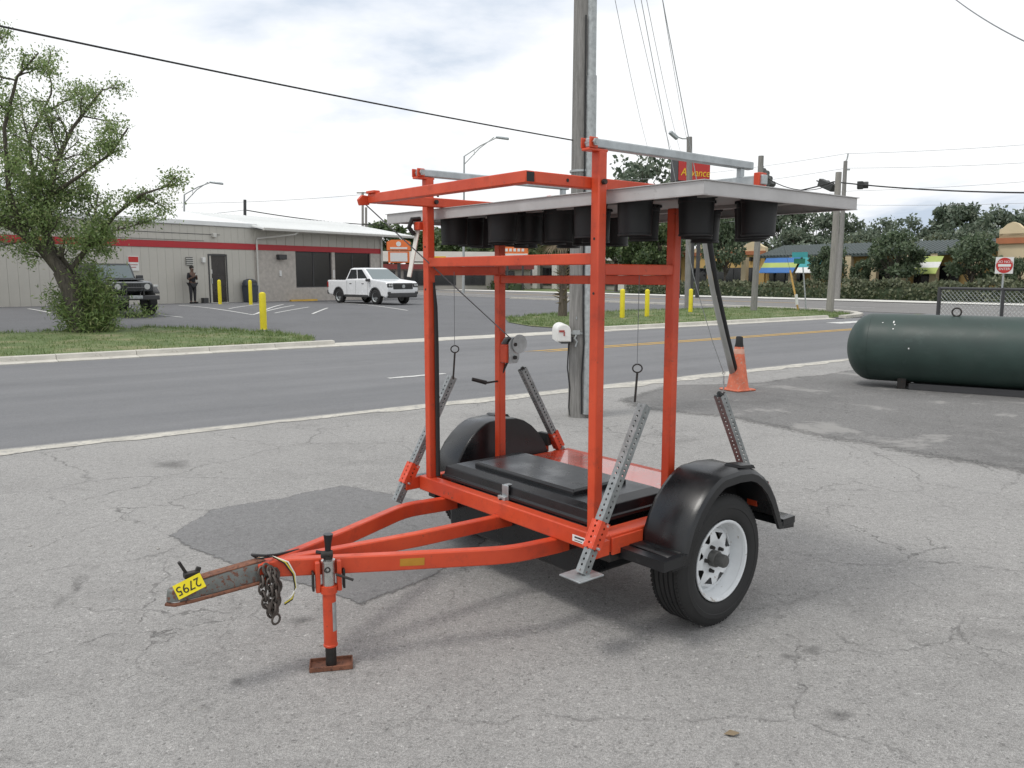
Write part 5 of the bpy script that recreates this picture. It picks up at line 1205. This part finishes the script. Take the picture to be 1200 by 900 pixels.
# ------------------------------------------------------------------ signs, street poles, signals
def pole(px, py, top, r0, r1, name, label, mt, group=None, cat='utility pole'):
    B = spot(px, py); e = empty(name, B-Vector((0, 0, .1)), label=label, cat=cat, group=group); T_ = at(top[0], top[1], B.y)-B
    m = MB(); m.tube([(0, 0, 0), T_*.5+Vector((.03, 0, 0)), T_], [r0, (r0+r1)/2, r1], 14); m.build('shaft', mt, e, smooth=True, angle=60); return e, B, T_
pa, PA, TA_ = pole(806, 363, (808, 158), .17, .13, 'lamp_pole', 'dark wooden pole with a small floodlight next to a yellow bollard', 'pole_wood')
def attach(e, B, name, mt, pts, r, n=6):
    m = MB(); m.tube([Vector(p)-B for p in pts], r, n); return m.build(name, mt, e, smooth=True)
attach(pa, PA, 'lamp_arm', 'galv_dull', [at(807, 160, PA.y), at(800, 160, PA.y-.1), at(794, 158, PA.y-.2)], .03)
m = MB(); m.beam(at(794, 160, PA.y-.2)-PA, at(785, 152, PA.y-.3)-PA, .22, .16); m.build('floodlight', 'galv', pa, .03)
m = MB(); m.cyl((.16, -.1, 0), (.14, -.1, 3.6), .07, n=8); m.build('conduit', 'trim_dark', pa)
pb, PBB, _ = pole(883, 366, (892, 180), .15, .12, 'street_pole', 'plain grey wooden pole standing alone on the grass corner', 'pole_wood')
pc, PC, _ = pole(972, 367, (983, 199), .17, .13, 'street_pole', 'grey concrete signal pole at the kerb of the corner', 'pole_grey')
pd, PD, _ = pole(981, 351, (991, 187), .19, .13, 'street_pole', 'tall wooden pole carrying power lines across the main road', 'pole_wood')
attach(pd, PD, 'insulator_pin', 'galv_dull', [at(990, 190, PD.y), at(993, 184, PD.y), at(994, 178, PD.y)], .05)
attach(pd, PD, 'insulator', 'galv', [at(990, 197, PD.y), at(996, 197, PD.y)], .06)
# street name sign and a leaning yellow guy guard
B = spot(945, 364); e = empty('street_name_sign', B, label='small green street name sign on a thin steel post at the grass corner', cat='sign')
m = MB(); m.tube([(0, 0, -.1), at(941, 313, B.y)-B], .035, 8); m.build('post', 'galv_dull', e)
m = MB(); c = at(937, 306, B.y)-B; m.box(c, (.75, .02, .25), Matrix.Rotation(.5, 3, 'Z')); m.build('blade', 'sign_green', e); m = MB(); m.box(c+Vector((0, 0, .3)), (.75, .02, .25), Matrix.Rotation(-.7, 3, 'Z')); m.build('blade', 'awning_teal', e)
B = spot(936, 365); e = empty('guy_guard', B, label='leaning yellow guy wire guard by the street name sign', cat='guy guard'); m = MB(); m.tube([(0, 0, -.05), at(926, 317, B.y+1)-B], .045, 8); m.build('guard', 'wood_stake', e, smooth=True); m = MB(); m.tube([at(934, 357, B.y)-B, at(933, 345, B.y)-B], .07, 8); m.build('sleeve', 'sticker_white', e)
m = MB(); m.tube([at(926, 317, B.y+1)-B, at(893, 188, PBB.y)-B], .008, 5); m.build('wire', 'cable_grey', e)
# do-not-enter sign
YS = 36.; c = at(1176.5, 311, YS); g0 = Vector((c.x, c.y, 0))
e = empty('traffic_sign', g0, R_(-12), label='white square sign with red disc reading DO NOT ENTER on a thin post', cat='traffic sign')
m = MB(); m.bx(-.03, .03, -.03, .03, 0, c.z+.3); m.build('post', 'galv_dull', e)
m = MB(); m.bx(-.36, .36, -.055, -.045, c.z-.36, c.z+.36); sp_ = m.build('plate', 'sticker_white', e, .0)
m = MB(); m.lathe([(0, 0), (.335, 0), (.335, .004), (0, .004)], (0, -.060, c.z), (0, -1, 0), 40); m.build('red_disc', 'sign_red', sp_)
m = MB(); m.bx(-.255, .255, -.0675, -.0655, c.z-.055, c.z+.055); m.build('white_bar', 'sticker_white', sp_)
for bt, z in (('DO NOT', .15), ('ENTER', -.16)):
    o = link('lettering', text_mesh(bt, .15, .001), 'sticker_white', sp_); o.location = (0, -.067, c.z+z); o.rotation_euler = (math.pi/2, 0, 0)
# red shop sign with yellow letters
YS = 62.; c = at(813, 197, YS); e = empty('pylon_sign', Vector((c.x, c.y, 0)), R_(26), label='red box sign with yellow slanted lettering rising above the folded panel', cat='sign')
for dx in (-.9, .9):
    m = MB(); m.cyl((dx, .3, 0), (dx, .3, c.z-.9), .15, n=10); m.build('leg', 'trim_dark', e)
m = MB(); m.bx(-1.45, 1.55, 0, .9, c.z-1.0, c.z+.95); bx_ = m.build('box', 'trim_dark', e, .02)
m = MB(); m.bx(-1.4, 1.5, -.03, -.005, c.z-.95, c.z+.9); m.build('face', 'sign_red', e)
o = link('lettering', text_mesh('Advance', .78, .01, .25), 'sign_yellow', e); o.location = (.12, -.05, c.z-.35); o.rotation_euler = (math.pi/2, 0, 0)
# orange signs across the main road
def board(px, py0, py1, w, Y, label, lower=True, base=None):
    a = at(px, py0, Y); b = at(px, py1, Y); e = empty('roadside_sign', Vector((a.x, a.y, 0)), R_(8), label=label, cat='sign')
    if lower: m = MB(); m.cyl((0, .2, 0), (0, .2, b.z), .14, n=10); m.build('post', 'trim_dark', e)
    else:
        for dx in (-w*.3, w*.3): m = MB(); m.cyl((dx, .2, 0), (dx, .2, b.z), .12, n=10); m.build('post', 'trim_dark', e)
    h = a.z-b.z
    if lower:
        m = MB(); m.prism([(-w/2, 0), (w/2, 0), (w/2, h*.36), (w*.3, h*.46), (-w*.3, h*.46), (-w/2, h*.36)], (0, 0, b.z+h*.54), (1, 0, 0), (0, 0, 1), (0, .3, 0)); m.build('upper_board', 'sign_orange', e)
        m = MB(); m.bx(-w*.36, w*.36, -.03, -.002, b.z+h*.60, b.z+h*.68); m.build('white_line', 'sticker_white', e)
        m = MB(); m.lathe([(.0, 0), (.2, 0), (.2, .02), (0, .02)], (0, -.005, b.z+h*.82), (0, -1, 0), 14); m.build('emblem', 'sticker_white', e)
        m = MB(); m.bx(-w*.45, w*.45, .05, .25, b.z, b.z+h*.5); m.build('lower_frame', 'sign_orange', e); m = MB(); m.bx(-w*.36, w*.36, .0, .049, b.z+h*.06, b.z+h*.44); m.build('lower_board', 'sticker_white', e)
    else:
        m = MB(); m.bx(-w/2, w/2, 0, .3, b.z, a.z); m.build('board', 'sign_orange', e)
        m = MB(); m.bx(-w*.48, w*.48, -.03, -.002, b.z+h*.02, b.z+h*.2); m.build('white_band', 'sticker_white', e)
        for k in range(5): m = MB(); m.bx(-w*.4+k*w*.16, -w*.3+k*w*.16, -.03, -.002, b.z+h*.38, b.z+h*.62); m.build('white_mark', 'sticker_white', e)
board(467, 281, 308, 1.9, 66, 'orange roadside sign with a white message board below it')
board(604, 286, 300, 3.0, 95, 'wide orange board sign with a white band seen between the posts', False)
# street lights
def street_light(px, py, top, arm_dx, arm_dy, Y, label):
    B = at(px, py, Y); B.z = 0; e = empty('street_light', B, label=label, cat='street light', group='street lights'); T_ = at(top[0], top[1], Y)-B; k = Y/FPX
    m = MB(); m.tube([(0, 0, 0), T_], [.14, .08], 10); m.build('mast', 'galv_dull', e, smooth=True)
    H = T_+Vector((arm_dx*k, 0, arm_dy*k)); dn = Vector((0, 0, -9*k))
    m = MB(); m.tube([T_, T_.lerp(H, .5)+Vector((0, 0, 1.5*k)), H], .06, 6); m.build('upper_arm', 'galv_dull', e, smooth=True)
    m = MB(); m.tube([T_+dn, T_.lerp(H, .45)+Vector((0, 0, -1*k)), H-Vector((4*k, 0, 0))], .05, 6); m.build('lower_arm', 'galv_dull', e, smooth=True)
    m = MB(); m.tube([T_.lerp(H, .3)+Vector((0, 0, 1*k)), T_.lerp(H, .3)+Vector((0, 0, -5*k))], .03, 5); m.build('brace', 'galv_dull', e)
    m = MB(); m.beam(H-Vector((2*k, 0, 0)), H+Vector((13*k, 0, -2*k)), .4, .22); m.build('lantern', 'galv', e, .08)
street_light(543, 341, (544, 183), 38, 21, 80, 'tall steel street light with double curved arm behind the trailer')
street_light(215, 338, (216, 228), 32, 14, 85, 'steel street light whose arm rises above the shop roof')
B = at(287, 340, 78); B.z = 0; e = empty('street_pole', B, label='dark pole top carrying a cable behind the shop roof', cat='utility pole'); m = MB(); m.tube([(0, 0, 0), at(287, 234, 78)-B], .14, 10); m.build('shaft', 'trim_dark', e)
for dx, lab in ((0, 'thin grey utility pole with cross arm beyond the shop roof'), (4, 'second thin grey utility pole standing close to another beyond the shop roof')):
    B = at(425+dx, 338, 90); B.z = 0; e = empty('street_pole', B, label=lab, cat='utility pole'); m = MB(); m.tube([(0, 0, 0), at(425+dx, (225 if dx == 0 else 243), 90)-B], .13, 8); m.build('shaft', 'pole_grey', e)
    if dx == 0:
        m = MB(); m.beam(at(418, 226, 90)-B, at(432, 226, 90)-B, .12, .12); m.build('cross_arm', 'pole_grey', e)
# overhead lines: each its own cable
def line(name, a, b, r, label, sag=.3, mt='cable_black', n=14):
    o = strand(name, a, b, r, mt, sag, None, n); return tag(o, label, 'cable')
line('overhead_cable', PB+Vector((-.12, -.05, 3.25)), at(-160, -4, 5.3), .0075, 'thick black cable running from the wooden pole over the leaning tree', .03)
for i, (p0, p1, Y1) in enumerate((((720, -5), (765, 190), 60), ((741, -5), (790, 182), 60), ((757, -5), (802, 190), 60), ((778, -5), (812, 190), 60))):
    line('overhead_cable', at(p0[0]-12, p0[1]-60, 17), at(*p1, Y1), .0075, ('thin power line climbing from the trees behind the palm', 'thin power line climbing left of the red box sign', 'thin power line passing just left of the floodlight pole', 'thin power line passing just right of the floodlight')[i]  , .5, 'cable_pale')
line('overhead_cable', at(1118, -2, 16), at(1215, 55, 12), .009, 'single thin cable crossing the sky far above the green tank', .05, 'cable_grey')
line('signal_cable', at(866, 228, 50), at(977, 213, 41), .035, 'black cable carrying a traffic signal towards the grey concrete pole', .25)
line('signal_cable', at(977, 213, 41), at(1260, 226, 30), .035, 'heavy black cable running from the concrete pole above the chain-link fence', .15)
line('signal_cable', at(892, 204, PBB.y), at(977, 215, 41), .02, 'slack cable from the plain wooden pole to the concrete pole', .5)
for i, (y0, y1, lab) in enumerate(((180, 166, 'top power line from the tall wooden pole across the far trees'), (197, 189, 'second power line from the tall wooden pole'), (224, 209, 'third power line from the tall wooden pole'), (240, 238, 'lowest faint power line from the tall wooden pole'))):
    line('overhead_cable', at(992, y0, PD.y), at(1290, y1-4, PD.y-4), .014, lab, .15, 'cable_pale')
    line('overhead_cable', at(992, y0, PD.y), at(700, y0+32, 100), .014, lab.replace('line from', 'line arriving at'), .4, 'cable_pale')
line('overhead_cable', at(287, 246, 78), at(450, 264, 90), .05, 'black bundled cable sagging from the dark pole behind the shop roof', .25)
line('overhead_cable', at(287, 246, 78), at(180, 252, 90), .02, 'thin cable left of the dark pole behind the shop roof', .2, 'cable_grey')
line('overhead_cable', at(425, 228, 90), at(180, 238, 100), .02, 'faint cable running above the shop roof to the thin pole', .3, 'cable_grey')
def signal(px, py, Y, rot, label, tilt=0):
    c = at(px, py, Y); e = empty('traffic_signal', c, rot, label=label, cat='traffic signal', group='traffic signals on the span wire'); e.rotation_euler = (0, tilt, rot); e.scale = (1.15,)*3
    m = MB(); m.bx(-.17, .17, -.12, .12, -.5, .5); h = m.build('housing', 'signal_black', e, .03)
    for z in (.33, 0, -.33):
        m = MB(); m.lathe([(.14, 0), (.14, .2), (.13, .2), (.13, .02), (0, .02)], (0, -.12, z), (0, -1, 0), 14); m.build('visor', 'signal_black', h)
        m = MB(); m.lathe([(.12, 0), (0, .03)], (0, -.125, z), (0, -1, 0), 12); m.build('lens', 'lens_dark', h)
    m = MB(); m.cyl((0, 0, .5), (0, 0, .75), .03, n=6); m.build('hanger', 'signal_black', e)
signal(898, 209, 46, 2.2, 'dark traffic signal hanging beside the plain wooden pole', .6); signal(969, 217, 43, 1.9, 'dark traffic signal hanging just before the grey concrete pole', 1.2); signal(1008, 217, 42, 1.2, 'dark traffic signal hanging past the tall wooden pole', 1.45)

# ------------------------------------------------------------------ palm by the pole
def palm():
    B = spot(659, 373); e = empty('palm_tree', B, label='shaggy palm with hanging dead leaf bases behind the utility pole', cat='palm tree'); rn = random.Random(3)
    H = 3.3
    m = MB(); m.tube([(0, 0, -.1), (.03, 0, 1), (0, 0, 2), (.05, 0, H)], [.2, .15, .15, .14], 12); m.build('trunk', 'palm_bark', e)
    for k in range(70):
        z = rn.uniform(.6, 2.5); a = rn.uniform(0, 6.28); d = Vector((math.cos(a), math.sin(a), 0)); p = d*.14+Vector((0, 0, z)); s = Vector((-d.y, d.x, 0))*.045; t = p+d*rn.uniform(.15, .38)+Vector((0, 0, rn.uniform(-.05, .28)))
        m = MB(); m.add([p-s, p+s, t, p+Vector((0, 0, -.06))], [(0, 1, 2), (0, 2, 3), (1, 3, 2)]); m.build('leaf_base', 'dead_frond', e)
    for k in range(34):
        a = k*2.4; el = rn.uniform(-.55, 1.25); L = rn.uniform(.8, 1.15); d = Vector((math.cos(a)*math.cos(el), math.sin(a)*math.cos(el), math.sin(el)))
        o = Vector((.05, 0, H)); st = o+d*L; side = d.cross(Vector((0, 0, 1))).normalized(); upv = side.cross(d)
        m = MB(); m.tube([o, o+d*L*.5+Vector((0, 0, .03)), st], .014, 4, False)
        for j in range(22):
            f = (j/21-.5)*2.7; q1 = d*math.cos(f)+side*math.sin(f); l = rn.uniform(.55, .85)*(1-.12*abs(f)); tip = st+q1*l-Vector((0, 0, .25*l*l+rn.uniform(0, .12))); mid_ = st+q1*l*.55; w_ = upv.cross(q1)*.02+q1.cross(upv)*.0
            w_ = q1.cross(Vector((0, 0, 1))).normalized()*.022
            m.add([st, mid_+w_, tip, mid_-w_], [(0, 1, 2, 3)])
        leaf_obj('frond', m, 'leaf_palm' if el > -.3 else 'dead_frond', e)
palm()

# ------------------------------------------------------------------ shopping plaza across the main road (facade line t = 62)
PLZ = empty('plaza_building', ts(62, 0), math.atan2(ND.y, ND.x)+math.pi, label='long yellow shopping plaza with green tiled roof and blue awnings beyond the hedge', cat='building'); PLZ.scale = (1, -1, 1)
# local x runs towards -s (to the right in view), y looks away from the street?  facade on the -t side
def pz(px): # local x of the facade point seen at this picture column
    r = ray(px, 322); P = r*1.0; k = 62/(P.x*RD.x+P.y*RD.y); Q_ = P*k; t, s = to_ts(Q_); return -s
def pbx(name, mt, x0, x1, y0, y1, z0, z1, parent=PLZ): m = MB(); m.bx(x0, x1, -y1, -y0, z0, z1); return m.build(name, mt, parent)
X = {px: pz(px) for px in (500, 560, 600, 690, 760, 800, 893, 945, 1000, 1060, 1130, 1165, 1200, 1260, 1330)}
pbx('wall', 'plaza_yellow', X[760], X[893], .3, 12, 0, 3.7)
pbx('wall', 'plaza_yellow', X[893], X[1165], .5, 12, 0, 3.4)
pbx('wall', 'plaza_cream', X[1165], X[1330], .3, 12, 0, 4.6)
pbx('cornice', 'terracotta', X[760]-.1, X[893]+.1, .12, .29, 3.55, 3.9)
pbx('cornice', 'terracotta', X[1165]-.1, X[1330]+.1, .12, .29, 3.9, 4.3)
def scallop(x0, x1, z, n, h):
    w = (x1-x0)/n; pts = [(x0, z-.6)]
    for i in range(n):
        a = x0+i*w; pts += [(a, z), (a+w*.12, z+h*.2), (a+w*.3, z+h*.75), (a+w*.5, z+h), (a+w*.7, z+h*.75), (a+w*.88, z+h*.2)]
    pts += [(x1, z), (x1, z-.6)]
    m = MB(); m.prism(pts, (0, -.30, 0), (1, 0, 0), (0, 0, 1), (0, -.4, 0)); m.build('parapet', 'plaza_cream', PLZ)
scallop(X[760], X[893], 4.2, 5, .55); scallop(X[1165], X[1330], 4.9, 5, .5)
def tiled(x0, x1, z0, z1, d):
    m = MB(); m.add([(x0, .9, z0), (x1, .9, z0), (x1, -d, z1), (x0, -d, z1), (x0, .9, z0-.15), (x1, .9, z0-.15)], [(0, 1, 2, 3), (0, 1, 5, 4)]); o = m.build('tiled_roof', 'tile_green', PLZ)
    rr = MB(); rr.tube([(0, .92, z0+.02), (0, -d, z1+.02)], .09, 6); rm_ = rr.mesh('tile_row'); n = int((x1-x0)/.34)
    for i in range(n): q_ = link('tile_row', rm_, 'tile_green', o); q_.location = (x0+.17+i*.34, 0, 0)
tiled(X[893], X[1165], 3.35, 4.35, 3)
def shopfront(x0, x1, z1=2.4):
    f = pbx('shopfront', 'trim_dark', x0, x1, .22, .29, .05, z1); n = max(1, int((x1-x0)/1.6)); w = (x1-x0)/n
    for i in range(n): pbx('pane', 'glass_dark', x0+i*w+.07, x0+(i+1)*w-.07, .17, .215, .2, z1-.1, f)
for a, b in ((760, 800), (893, 945), (1000, 1060), (1060, 1130), (1200, 1260)): shopfront(X[a]+.6, X[b]-.5)
shopfront(pz(838), pz(880)); shopfront(pz(806), pz(826))
m = MB(); m.bx(pz(800), pz(834), -.28, -.05, .0, 2.3); 
for px in (878, 934, 960, 1000, 1030, 1066, 1100, 1148): pbx('pillar', 'plaza_cream', pz(px)-.25, pz(px)+.25, -.9, -.45, 0, 3.3)
def awning(px0, px1, mats, z=3.2):
    x0, x1 = pz(px0), pz(px1); e = None; n = len(mats)
    for i, mt in enumerate(mats):
        m = MB(); za, zb = z-i*.42, z-(i+1)*.42; ya, yb = .95+i*.35, .95+(i+1)*.35
        m.add([(x0, ya, za), (x1, ya, za), (x1, yb, zb), (x0, yb, zb), (x0, ya, za-.05), (x1, ya, za-.05), (x1, yb, zb-.05), (x0, yb, zb-.05)], [(0,1,2,3),(4,5,6,7),(0,1,5,4),(2,3,7,6),(0,3,7,4),(1,2,6,5)]); m.build('awning', mt, PLZ)
awning(905, 945, ['awning_blue', 'awning_lime', 'awning_blue']); awning(948, 972, ['awning_teal', 'awning_teal', 'sticker_white']); awning(1082, 1112, ['awning_lime', 'sticker_white', 'awning_lime'], 3.1)
o = link('lettering', text_mesh('', .1), 'ink_black', PLZ) if False else None
for k in range(6): pbx('sign_letter', 'ink_black', pz(863)+k*.42, pz(863)+k*.42+.26, .1, .29, 3.0, 3.35)
# a lower white shop further along, and a red-roofed one
FAR = empty('white_shops', ts(66, 64), math.atan2(ND.y, ND.x)+math.pi, label='low white shop row with dark windows seen behind the winch post', cat='building'); FAR.scale = (1, -1, 1)
def fbx(name, mt, x0, x1, y0, y1, z0, z1, parent=FAR): m = MB(); m.bx(x0, x1, -y1, -y0, z0, z1); return m.build(name, mt, parent)
fbx('wall', 'wall_grey', -34, 34, .3, 10, 0, 3.4); fbx('roof_edge', 'wall_white', -34.4, 34.4, -.6, 10, 3.4, 3.9)
for i in range(17):
    f = fbx('window', 'trim_dark', -33+i*4, -30.2+i*4, .2, .29, .5, 2.7); fbx('pane', 'glass_dark', -32.8+i*4, -31.7+i*4, .15, .19, .65, 2.55, f); fbx('pane', 'glass_dark', -31.5+i*4, -30.4+i*4, .15, .19, .65, 2.55, f); fbx('pillar', 'wall_white', -30.1+i*4, -29.1+i*4, -.6, -.1, 0, 3.4)
RB = empty('red_roof_shop', at(487, 322, 96)*1, .25, label='low tan shop with red fascia and yellow sign far behind the pickup', cat='building'); RB.location.z = 0
def rbx(name, mt, *b, parent=RB): m = MB(); m.bx(*b); return m.build(name, mt, parent)
rbx('wall', 'wall_grey', -6, 14, 0, 8, 0, 2.4); rbx('fascia', 'brick_red', -6.3, 14.3, -.6, 8, 2.4, 3.0); rbx('fascia_sign', 'sign_yellow', 1.5, 3.5, -.8, -.61, 3.1, 3.9)
m = MB(); m.add([(-6.3, -.7, 3.3), (14.3, -.7, 3.3), (13, 4, 4.6), (-5, 4, 4.6), (14.3, 8, 3.3), (-6.3, 8, 3.3)], [(0,1,2,3),(3,2,4,5),(1,4,2),(0,3,5)]); m.build('roof', 'wall_grey', RB)
for i in range(5):
    w = rbx('window', 'trim_dark', -5+i*3.6, -2.4+i*3.6, -.08, -.01, .5, 2.2); rbx('pane', 'glass_dark', -4.9+i*3.6, -2.5+i*3.6, -.1, -.085, .6, 2.1, parent=w)
# hedges
def hedge(t0, s0, s1, h, w, label, seed, mt='leaf_hedge', n=5200):
    a = ts(t0, s0); L = s1-s0; e = empty('hedge', a, math.atan2(ND.y, ND.x), label=label, cat='hedge'); g = np.random.default_rng(seed)
    x = g.uniform(0, L, n); th = g.uniform(0, math.pi, n); k = 1+.12*np.sin(x*1.9+seed)+.10*np.sin(x*.7); rr = g.uniform(.75, 1.0, n)
    P = np.stack([x, np.cos(th)*w/2*rr, np.clip(np.sin(th)*1.25, 0, 1)*h*k*rr+.05], 1); m = MB(); leaves(m, P, .26, seed, .6); leaf_obj('foliage', m, mt, e)
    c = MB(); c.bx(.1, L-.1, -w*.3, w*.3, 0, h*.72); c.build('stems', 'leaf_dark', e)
hedge(55.6, -30, -11.5, 1.35, 1.8, 'clipped hedge along the main road behind the chain-link fence', 1)
hedge(55.6, -11, 2.5, 1.45, 1.8, 'clipped hedge along the main road behind the grey concrete pole', 2)
hedge(55.6, 3.0, 16, 1.2, 1.7, 'clipped hedge in front of the yellow plaza', 3)
hedge(55.6, 16.6, 38, 1.05, 1.6, 'lower clipped hedge beyond the yellow bollards', 4)
hedge(57, 58, 96, .9, 2.5, 'low bright green shrubs below the orange roadside sign', 5, 'leaf_mid', 4200)
# trees beyond the road
def tree_kind(seed, h, rw, mt, n=3800, sz=.42, open_=.0):
    rn = random.Random(seed); g = np.random.default_rng(seed); m = MB(); tips = []
    m.tube([(0, 0, -.2), (rn.gauss(0, .1), 0, h*.2), (rn.gauss(0, .2), rn.gauss(0, .2), h*.42)], [h*.03, h*.024, h*.018], 8)
    pts = []
    for k in range(26):
        a = rn.uniform(0, 6.28); el = rn.random()**.8; z = h*(.30+.66*el); r = rw*math.sqrt(max(.06, 1-((el-.38)/.66)**2))*rn.uniform(.35, .95)
        c = Vector((math.cos(a)*r, math.sin(a)*r, z)); m.tube(wobble((0, 0, h*rn.uniform(.2, .42)), c, rn, .05, 4), [h*.010, h*.008, h*.006, h*.004, h*.002], 5, False)
        R = rw*rn.uniform(.22, .40); q_ = int(n/26); d = g.normal(size=(q_, 3)); d /= np.linalg.norm(d, axis=1)[:, None]; d *= (R*g.uniform(.25, 1.0, q_)**.6)[:, None]; d[:, 2] *= .72; pts.append(np.array(c)+d)
    lv = MB(); leaves(lv, np.concatenate(pts), sz, seed, .62); tm = m.mesh('trunk', True, 60)
    lm_ = bpy.data.meshes.new('crown'); lm_.from_pydata(lv.v, [], lv.f); lm_.update(); lm_.materials.append(M[mt]); tm.materials.append(M['bark']); return tm, lm_
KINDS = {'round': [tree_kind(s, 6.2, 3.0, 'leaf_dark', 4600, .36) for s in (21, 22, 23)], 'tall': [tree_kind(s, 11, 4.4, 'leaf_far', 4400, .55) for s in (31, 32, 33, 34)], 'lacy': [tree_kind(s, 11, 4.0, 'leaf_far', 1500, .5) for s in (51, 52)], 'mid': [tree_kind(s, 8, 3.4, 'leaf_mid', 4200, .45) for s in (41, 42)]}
cnt = {}
def tree(px, py_top, t, kind, label, group=None, sc=None):
    r = ray(px, 322); k = t/(r.x*RD.x+r.y*RD.y); B = Vector((r.x*k, r.y*k, 0)); Ht = CAMH+(322-py_top)/FPX*B.y*1.0
    i = cnt.get(kind, 0); cnt[kind] = i+1; tm, lm_ = KINDS[kind][i % len(KINDS[kind])]; h0 = {'round': 6.2, 'tall': 11, 'lacy': 11, 'mid': 8}[kind]; f = Ht/h0
    e = empty({'round': 'round_tree', 'tall': 'tall_tree', 'lacy': 'airy_tree', 'mid': 'leafy_tree'}[kind], B, (i*2.1+px*.01) % 6.28, label=label, cat='tree', group=group); w = f*(sc or 1); e.scale = (w, w, f)
    link('trunk', tm, None, e); link('crown', lm_, None, e)
F1 = 'dark rounded trees in front of the plaza'
for px, y, w, lab in ((850, 258, .62, 'dark rounded tree hiding part of the yellow plaza front'), (972, 288, .8, 'dark rounded tree just behind the concrete signal pole'), (1045, 276, 1.0, 'broad dark rounded tree before the green tiled roof'), (1138, 280, .95, 'dark rounded tree beside the DO NOT ENTER sign'), (1010, 304, .6, 'small dark rounded tree between two larger ones before the plaza'), (1190, 304, .7, 'dark rounded tree behind the DO NOT ENTER sign')):
    tree(px, y, 58.6, 'round', lab, F1, w)
G2 = 'tall trees behind the plaza'
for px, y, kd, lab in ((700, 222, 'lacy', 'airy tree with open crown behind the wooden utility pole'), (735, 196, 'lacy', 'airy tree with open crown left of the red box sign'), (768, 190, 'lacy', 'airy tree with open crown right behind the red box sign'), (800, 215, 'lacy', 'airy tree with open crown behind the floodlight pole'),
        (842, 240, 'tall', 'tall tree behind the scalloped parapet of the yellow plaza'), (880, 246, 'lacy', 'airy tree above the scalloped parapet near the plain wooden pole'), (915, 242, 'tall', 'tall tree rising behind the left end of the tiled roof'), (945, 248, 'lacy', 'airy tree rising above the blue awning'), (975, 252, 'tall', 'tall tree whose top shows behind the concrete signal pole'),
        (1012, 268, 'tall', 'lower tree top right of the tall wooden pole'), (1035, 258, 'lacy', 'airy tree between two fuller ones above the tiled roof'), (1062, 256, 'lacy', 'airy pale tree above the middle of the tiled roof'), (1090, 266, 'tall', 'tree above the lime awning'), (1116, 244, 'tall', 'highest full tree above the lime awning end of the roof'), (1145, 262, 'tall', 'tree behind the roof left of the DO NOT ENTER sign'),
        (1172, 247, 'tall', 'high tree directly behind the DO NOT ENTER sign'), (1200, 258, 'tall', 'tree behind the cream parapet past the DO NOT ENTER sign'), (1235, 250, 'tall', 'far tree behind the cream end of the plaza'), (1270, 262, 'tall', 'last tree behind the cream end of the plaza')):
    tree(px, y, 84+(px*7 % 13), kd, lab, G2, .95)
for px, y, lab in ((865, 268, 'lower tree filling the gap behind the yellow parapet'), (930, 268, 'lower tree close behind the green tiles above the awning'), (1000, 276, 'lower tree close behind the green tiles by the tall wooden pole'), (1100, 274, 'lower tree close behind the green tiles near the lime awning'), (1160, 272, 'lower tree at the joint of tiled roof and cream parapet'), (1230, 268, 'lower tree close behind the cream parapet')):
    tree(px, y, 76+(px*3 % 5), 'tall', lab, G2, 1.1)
G3 = 'leafy trees far behind the trailer'
for px, y, lab in ((450, 264, 'leafy tree peeping over the end of the shop roof'), (500, 274, 'leafy tree behind the white marker lath'), (520, 270, 'leafy tree just right of the front left trailer post'), (552, 260, 'leafy tree behind the tall double-arm street light'), (585, 262, 'leafy tree behind the winch post'), (612, 254, 'leafy tree above the wide orange board sign'), (640, 250, 'leafy tree left of the shaggy palm'), (668, 240, 'leafy tree right behind the shaggy palm'), (690, 248, 'leafy tree behind the wooden utility pole'), (715, 262, 'leafy tree right of the front right trailer post')):
    tree(px, y, 78+(px*5 % 9), 'mid', lab, G3, 1.35)
for px, y, lab in ((722, 262, 'smaller leafy tree above the bollard next to the palm'), (752, 256, 'smaller leafy tree above the middle bollard'), (776, 266, 'smaller leafy tree left of the rear right trailer post')):
    tree(px, y, 60, 'mid', lab, 'leafy trees beyond the yellow bollards', .9)
